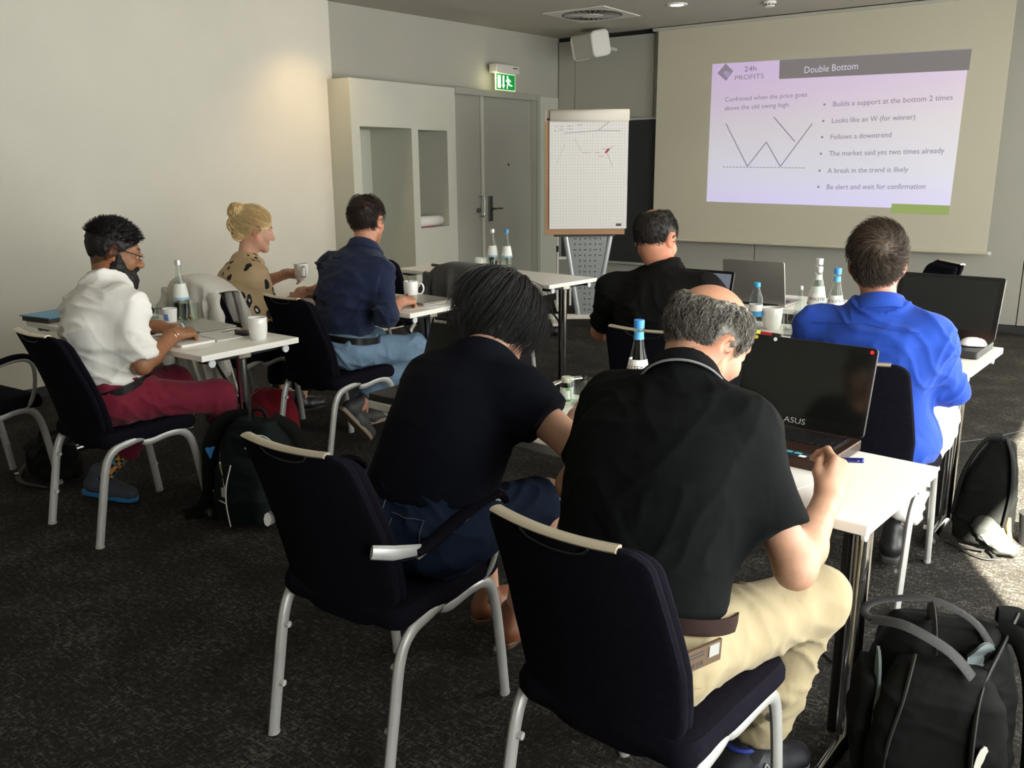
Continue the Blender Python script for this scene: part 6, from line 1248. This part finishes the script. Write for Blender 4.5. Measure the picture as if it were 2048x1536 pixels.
# -- backpack by the bearded man
t = thing('backpack', 'dark green backpack with white piping beside the bearded man', 'backpack', (-2.985, 2.265, 0), R(14))
f = Field(); bag_loft(f, [((0, .02, .03), (.145, .10, .10)), ((0, .02, .12), (.155, .115, .11)), ((0, .02, .26), (.150, .11, .105)), ((0, .025, .37), (.130, .09, .085)), ((0, .03, .44), (.085, .055, .05))]); bd = bag_mesh(t, 'main_compartment', f, NYG, .010, 3.0)
f = Field(); bag_loft(f, [((.01, -.10, .04), (.125, .05, .05)), ((.01, -.105, .14), (.13, .055, .055)), ((.01, -.095, .25), (.115, .045, .045)), ((.01, -.08, .30), (.08, .03, .03))], .02); bag_mesh(t, 'front_pocket', f, NYG, .008, 5.0)
WP = M('piping_white', (.72, .72, .70), .5)
MB().tube(catmull([(-.02, -.157, .02), (-.025, -.165, .12), (-.02, -.162, .20), (.0, -.147, .29)], 6), .0028, 6).build('piping', WP, t); MB().tube(catmull([(-.125, -.12, .155), (-.08, -.150, .135), (-.025, -.166, .125)], 6), .0026, 6).build('piping', WP, t); MB().tube(catmull([(.03, -.085, .345), (.06, -.080, .395), (.10, -.055, .40), (.135, -.03, .36), (.15, -.03, .31)], 6), .003, 6).build('piping', WP, t)
strap(t, [(-.07, .08, .43), (-.15, .03, .42), (-.195, -.02, .34), (-.20, -.04, .22), (-.20, -.06, .10), (-.24, -.09, .03), (-.29, -.12, .012)], .036, .008, NYL, 'shoulder_strap', (.8, -.6, 0)); strap(t, [(.05, .08, .43), (.12, .14, .36), (.15, .16, .2), (.14, .13, .06)], .032, .008, NYL, 'shoulder_strap', (1, -.4, 0))
strap(t, [(-.035, .06, .435), (-.02, .055, .475), (.025, .055, .475), (.04, .06, .435)], .010, .005, WEB, 'top_handle', (0, 1, 0))
em = MB(); eo = A(-.199, -.036, .295) + A(.8, -.6, 0) * .011; ex_, ey_ = A(.6, .8, 0), A(.02, .02, 1)
for q in ((-.024, .026, -.016, -.002), (-.012, .030, .0, -.012), (0.0, .026, .016, -.002)): pass
em.add([eo + ex_ * a + ey_ * b for a, b in ((-.022, .018), (-.010, .022), (0, .017), (.010, .023), (.022, .018), (.010, -.006), (.002, -.030), (-.004, -.030), (-.012, -.008))], [tuple(range(9))]); em.build('blue_emblem', M('emblem_blue', (.04, .25, .60), .5), t, smooth=False)
MB().tube([(-.07, -.130, .29), (-.045, -.145, .235), (-.035, -.155, .18)], .004, 6).build('zip', M('zip_brass', (.40, .34, .20), .4, .7), t); MB().cbox((-.06, -.139, .275), (.008, .004, .022)).build('zip_pull', M('zip_brass', (.40, .34, .20), .4, .7), t, smooth=False); MB().box((-.05, -.160, .15), (-.030, -.155, .19)).build('reflective_tag', M('tag_silver', (.45, .47, .45), .4), t, smooth=False)
# -- open backpack at the right
t = thing('backpack', 'open black backpack with pale grey lining by the nearest table leg', 'backpack', (-.262, 2.09, 0), R(18))
f = Field(); bag_loft(f, [((0, .03, .03), (.165, .085, .085)), ((0, .03, .12), (.170, .095, .095)), ((0, .035, .28), (.160, .09, .09)), ((0, .04, .38), (.140, .07, .07)), ((0, .045, .43), (.11, .05, .05))]); bd = bag_mesh(t, 'main_compartment', f, NYL, .010, 1.0)
f = Field(); bag_loft(f, [((-.01, -.085, .03), (.140, .06, .06)), ((-.01, -.09, .15), (.145, .062, .065)), ((-.01, -.08, .29), (.13, .05, .052)), ((-.01, -.06, .37), (.09, .03, .03))]); bag_mesh(t, 'front_pocket', f, NYL, .009, 2.0)
f = Field(); bag_loft(f, [((-.165, -.01, .05), (.020, .06, .06)), ((-.172, -.01, .18), (.026, .075, .07)), ((-.160, -.01, .31), (.020, .065, .06))], .02); bag_mesh(t, 'side_pocket', f, NYL, .006, 6.0)
LIN = M('lining_grey', (.10, .125, .125), .55, var=.15, vs=20)
MB().pillow([(.055 * math.cos(a), .075 * math.sin(a)) for a in np.linspace(0, 2 * PI, 20, endpoint=False)], [(-.006, .008), (.006, .008)], lambda u, v, w: (.070 + u * .7, -.030 + w + .5 * u - .3 * v + .008 * math.sin(v * 90), .375 + v * .8)).build('open_lining', LIN, t)
MB().pillow([(.035 * math.cos(a), .12 * math.sin(a)) for a in np.linspace(0, 2 * PI, 20, endpoint=False)], [(-.003, .003), (.003, .003)], lambda u, v, w: (-.150 + .25 * abs(u) + w, -.055 + u, .27 + v)).build('open_lining', LIN, t)
MB().pillow([(.022 * math.cos(a), .075 * math.sin(a)) for a in np.linspace(0, 2 * PI, 16, endpoint=False)], [(-.002, .003), (.002, .003)], lambda u, v, w: (.072 + u, -.150 + .8 * u + w, .16 + v)).build('crumpled_insert', M('foil_pale', (.42, .41, .36), .4), t)
WED = M('webbing_grey', (.014, .0145, .0135), .6)
strap(t, [(-.17, -.06, .455), (-.10, -.085, .462), (-.01, -.105, .425), (.04, -.115, .375)], .015, .004, WEB, 'carry_handle', (0, -.4, 1)); strap(t, [(-.17, -.06, .455), (-.185, -.03, .46), (-.15, .0, .475), (-.04, .02, .485), (.05, .0, .455), (.09, -.03, .41)], .010, .003, WEB, 'carry_handle', (0, -.4, 1))
strap(t, [(-.035, -.09, .40), (-.035, -.05, .45), (-.035, .0, .465), (-.035, .05, .44)], .022, .004, WEB, 'top_loop', (1, 0, 0))
strap(t, [(.155, .06, .455), (.11, -.02, .40), (.065, -.10, .34), (.05, -.145, .26), (.05, -.160, .14), (.055, -.150, .02)], .011, .005, WED, 'zip_edge', (1, 0, 0)); strap(t, [(-.075, -.09, .40), (-.095, -.125, .30), (-.12, -.14, .18), (-.125, -.14, .05)], .007, .004, WED, 'zip_edge', (1, 0, 0))
strap(t, [(.11, .02, .43), (.155, .0, .42), (.185, -.02, .34), (.20, -.03, .22), (.205, -.04, .10), (.20, -.05, .02)], .026, .010, NYL, 'shoulder_strap', (.3, 1, 0)); strap(t, [(.12, .09, .43), (.18, .10, .42), (.225, .08, .32), (.25, .05, .18), (.275, .03, .06), (.29, .0, .02)], .026, .010, NYL, 'shoulder_strap', (.3, 1, 0))
strap(t, [(-.09, -.150, .13), (-.04, -.158, .115), (0.0, -.158, .07), (.015, -.155, .02)], .004, .002, WEB, 'cord', (0, 1, 0)); MB().prism([(-.02, -.012), (.02, -.012), (0, .016)], 0, .002, mat=Matrix.Translation((-.09, -.148, .055)) @ Matrix.Rotation(R(90), 4, 'X')).build('red_label', RED, t, smooth=False)
for z in (.13, .10, .055): MB().cbox((.005, -.158, z), (.014, .006, .006)).build('buckle', M('buckle_grey', (.12, .12, .12), .3), t, smooth=False, bevel=.001)
# -- slumped backpack in the sunlight
t = thing('backpack', 'slumped black backpack with loose straps in the patch of sunlight', 'backpack', (-.385, 3.735, 0), R(-12))
f = Field(); bag_loft(f, [((0, 0, .03), (.10, .075, .085)), ((-.005, 0, .12), (.105, .075, .08)), ((.0, .0, .24), (.095, .06, .065)), ((.02, .0, .36), (.065, .045, .045)), ((.035, .0, .44), (.04, .03, .03))]); bag_mesh(t, 'main_compartment', f, NYL, .014, 4.0)
strap(t, [(.03, -.02, .45), (-.01, -.06, .44), (-.06, -.08, .33), (-.085, -.07, .22), (-.10, -.05, .12)], .018, .007, NYL, 'shoulder_strap', (1, 0, 0)); strap(t, [(.05, -.02, .45), (.085, -.04, .38), (.10, -.05, .26), (.095, -.07, .12)], .018, .007, NYL, 'shoulder_strap', (1, 0, 0))
strap(t, [(-.08, -.09, .03), (-.02, -.14, .012), (.06, -.165, .010), (.10, -.14, .012), (.07, -.10, .02)], .007, .003, WEB, 'loose_strap', (0, 0, 1)); strap(t, [(-.10, -.10, .01), (-.03, -.12, .014), (.05, -.11, .02)], .010, .003, WEB, 'loose_strap', (0, 0, 1))
f = Field(); f.cone((.03, -.075, .10), (.10, -.085, .055), .045, .038, .02); f.cone((.09, -.08, .06), (.125, -.07, .045), .035, .025, .02); bag_mesh(t, 'side_pouch', f, clothmat('pouch_grey', (.035, .037, .035), .4), .016, 8.0, .006)
for k in range(2): strap(t, [(.035 + .02 * k, -.118, .085 - .01 * k), (.065 + .02 * k, -.128, .062 - .01 * k), (.09 + .018 * k, -.122, .045 - .008 * k)], .006, .003, WP, 'white_stripe', (0, 1, 0))
MB().tube(catmull([(.10, -.045, .15), (.108, -.05, .10), (.122, -.06, .06), (.12, -.07, .03)], 5), .008, 8).build('orange_cord', M('cord_orange', (.85, .22, .03), .5), t)
o = MB().lathe([(0, .002), (.05, 0), (.062, .13), (.058, .13), (.046, .006), (0, .006)], 28).build('waste_bin', M('bin_black', (.012, .012, .012), .4)); o.location = (-.215, 3.83, 0); tag(o, 'small black bin behind the slumped backpack', 'bin')
# -- black bag on the floor at the left, red handbag
t = thing('shoulder_bag', 'limp black bag lying under the chairs at the left', 'bag', (-4.28, 2.06, 0), R(-10)); f = Field(); bag_loft(f, [((0, 0, .03), (.19, .10, .10)), ((0, 0, .10), (.17, .10, .10)), ((.02, .02, .19), (.10, .06, .06))]); bag_mesh(t, 'bag_body', f, NYL, .015, 2.5); strap(t, [(-.18, -.08, .03), (-.08, -.15, .012), (.06, -.16, .012), (.2, -.10, .012)], .012, .004, WEB, 'strap', (0, 0, 1)); MB().cbox((-.09, -.152, .02), (.03, .02, .006)).build('buckle', CHROME, t, smooth=False, bevel=.002)
t = thing('handbag', 'red handbag on the floor under the blonde woman\'s chair', 'handbag', (-3.93, 3.15, 0), R(20)); f = Field(); bag_loft(f, [((0, 0, .03), (.15, .06, .06)), ((0, 0, .15), (.14, .05, .05)), ((0, 0, .25), (.11, .02, .02))]); bag_mesh(t, 'bag_body', f, clothmat('bag_red', (.22, .010, .020), .3), .010, 2.9); strap(t, [(-.08, -.02, .25), (-.12, -.10, .20), (-.16, -.16, .05), (-.06, -.20, .012), (.02, -.18, .012)], .007, .004, M('strap_red', (.25, .02, .03), .5), 'handle', (0, 0, 1))
o = MB().tube(catmull([(-.70, 2.62, .004), (-.667, 2.57, .004), (-.62, 2.52, .004), (-.56, 2.49, .004), (-.50, 2.40, .004)], 6), .0035, 6).build('power_cable', BLACKP); tag(o, 'thin black cable on the carpet under the nearest table', 'cable')
o = MB().tube(catmull([(-.95, 4.75, .004), (-.677, 5.12, .004), (-.55, 5.30, .004), (-.43, 5.54, .004), (-.2, 5.9, .004)], 6), .005, 6).build('power_cable', BLACKP); tag(o, 'black cable running across the carpet towards the windows', 'cable')
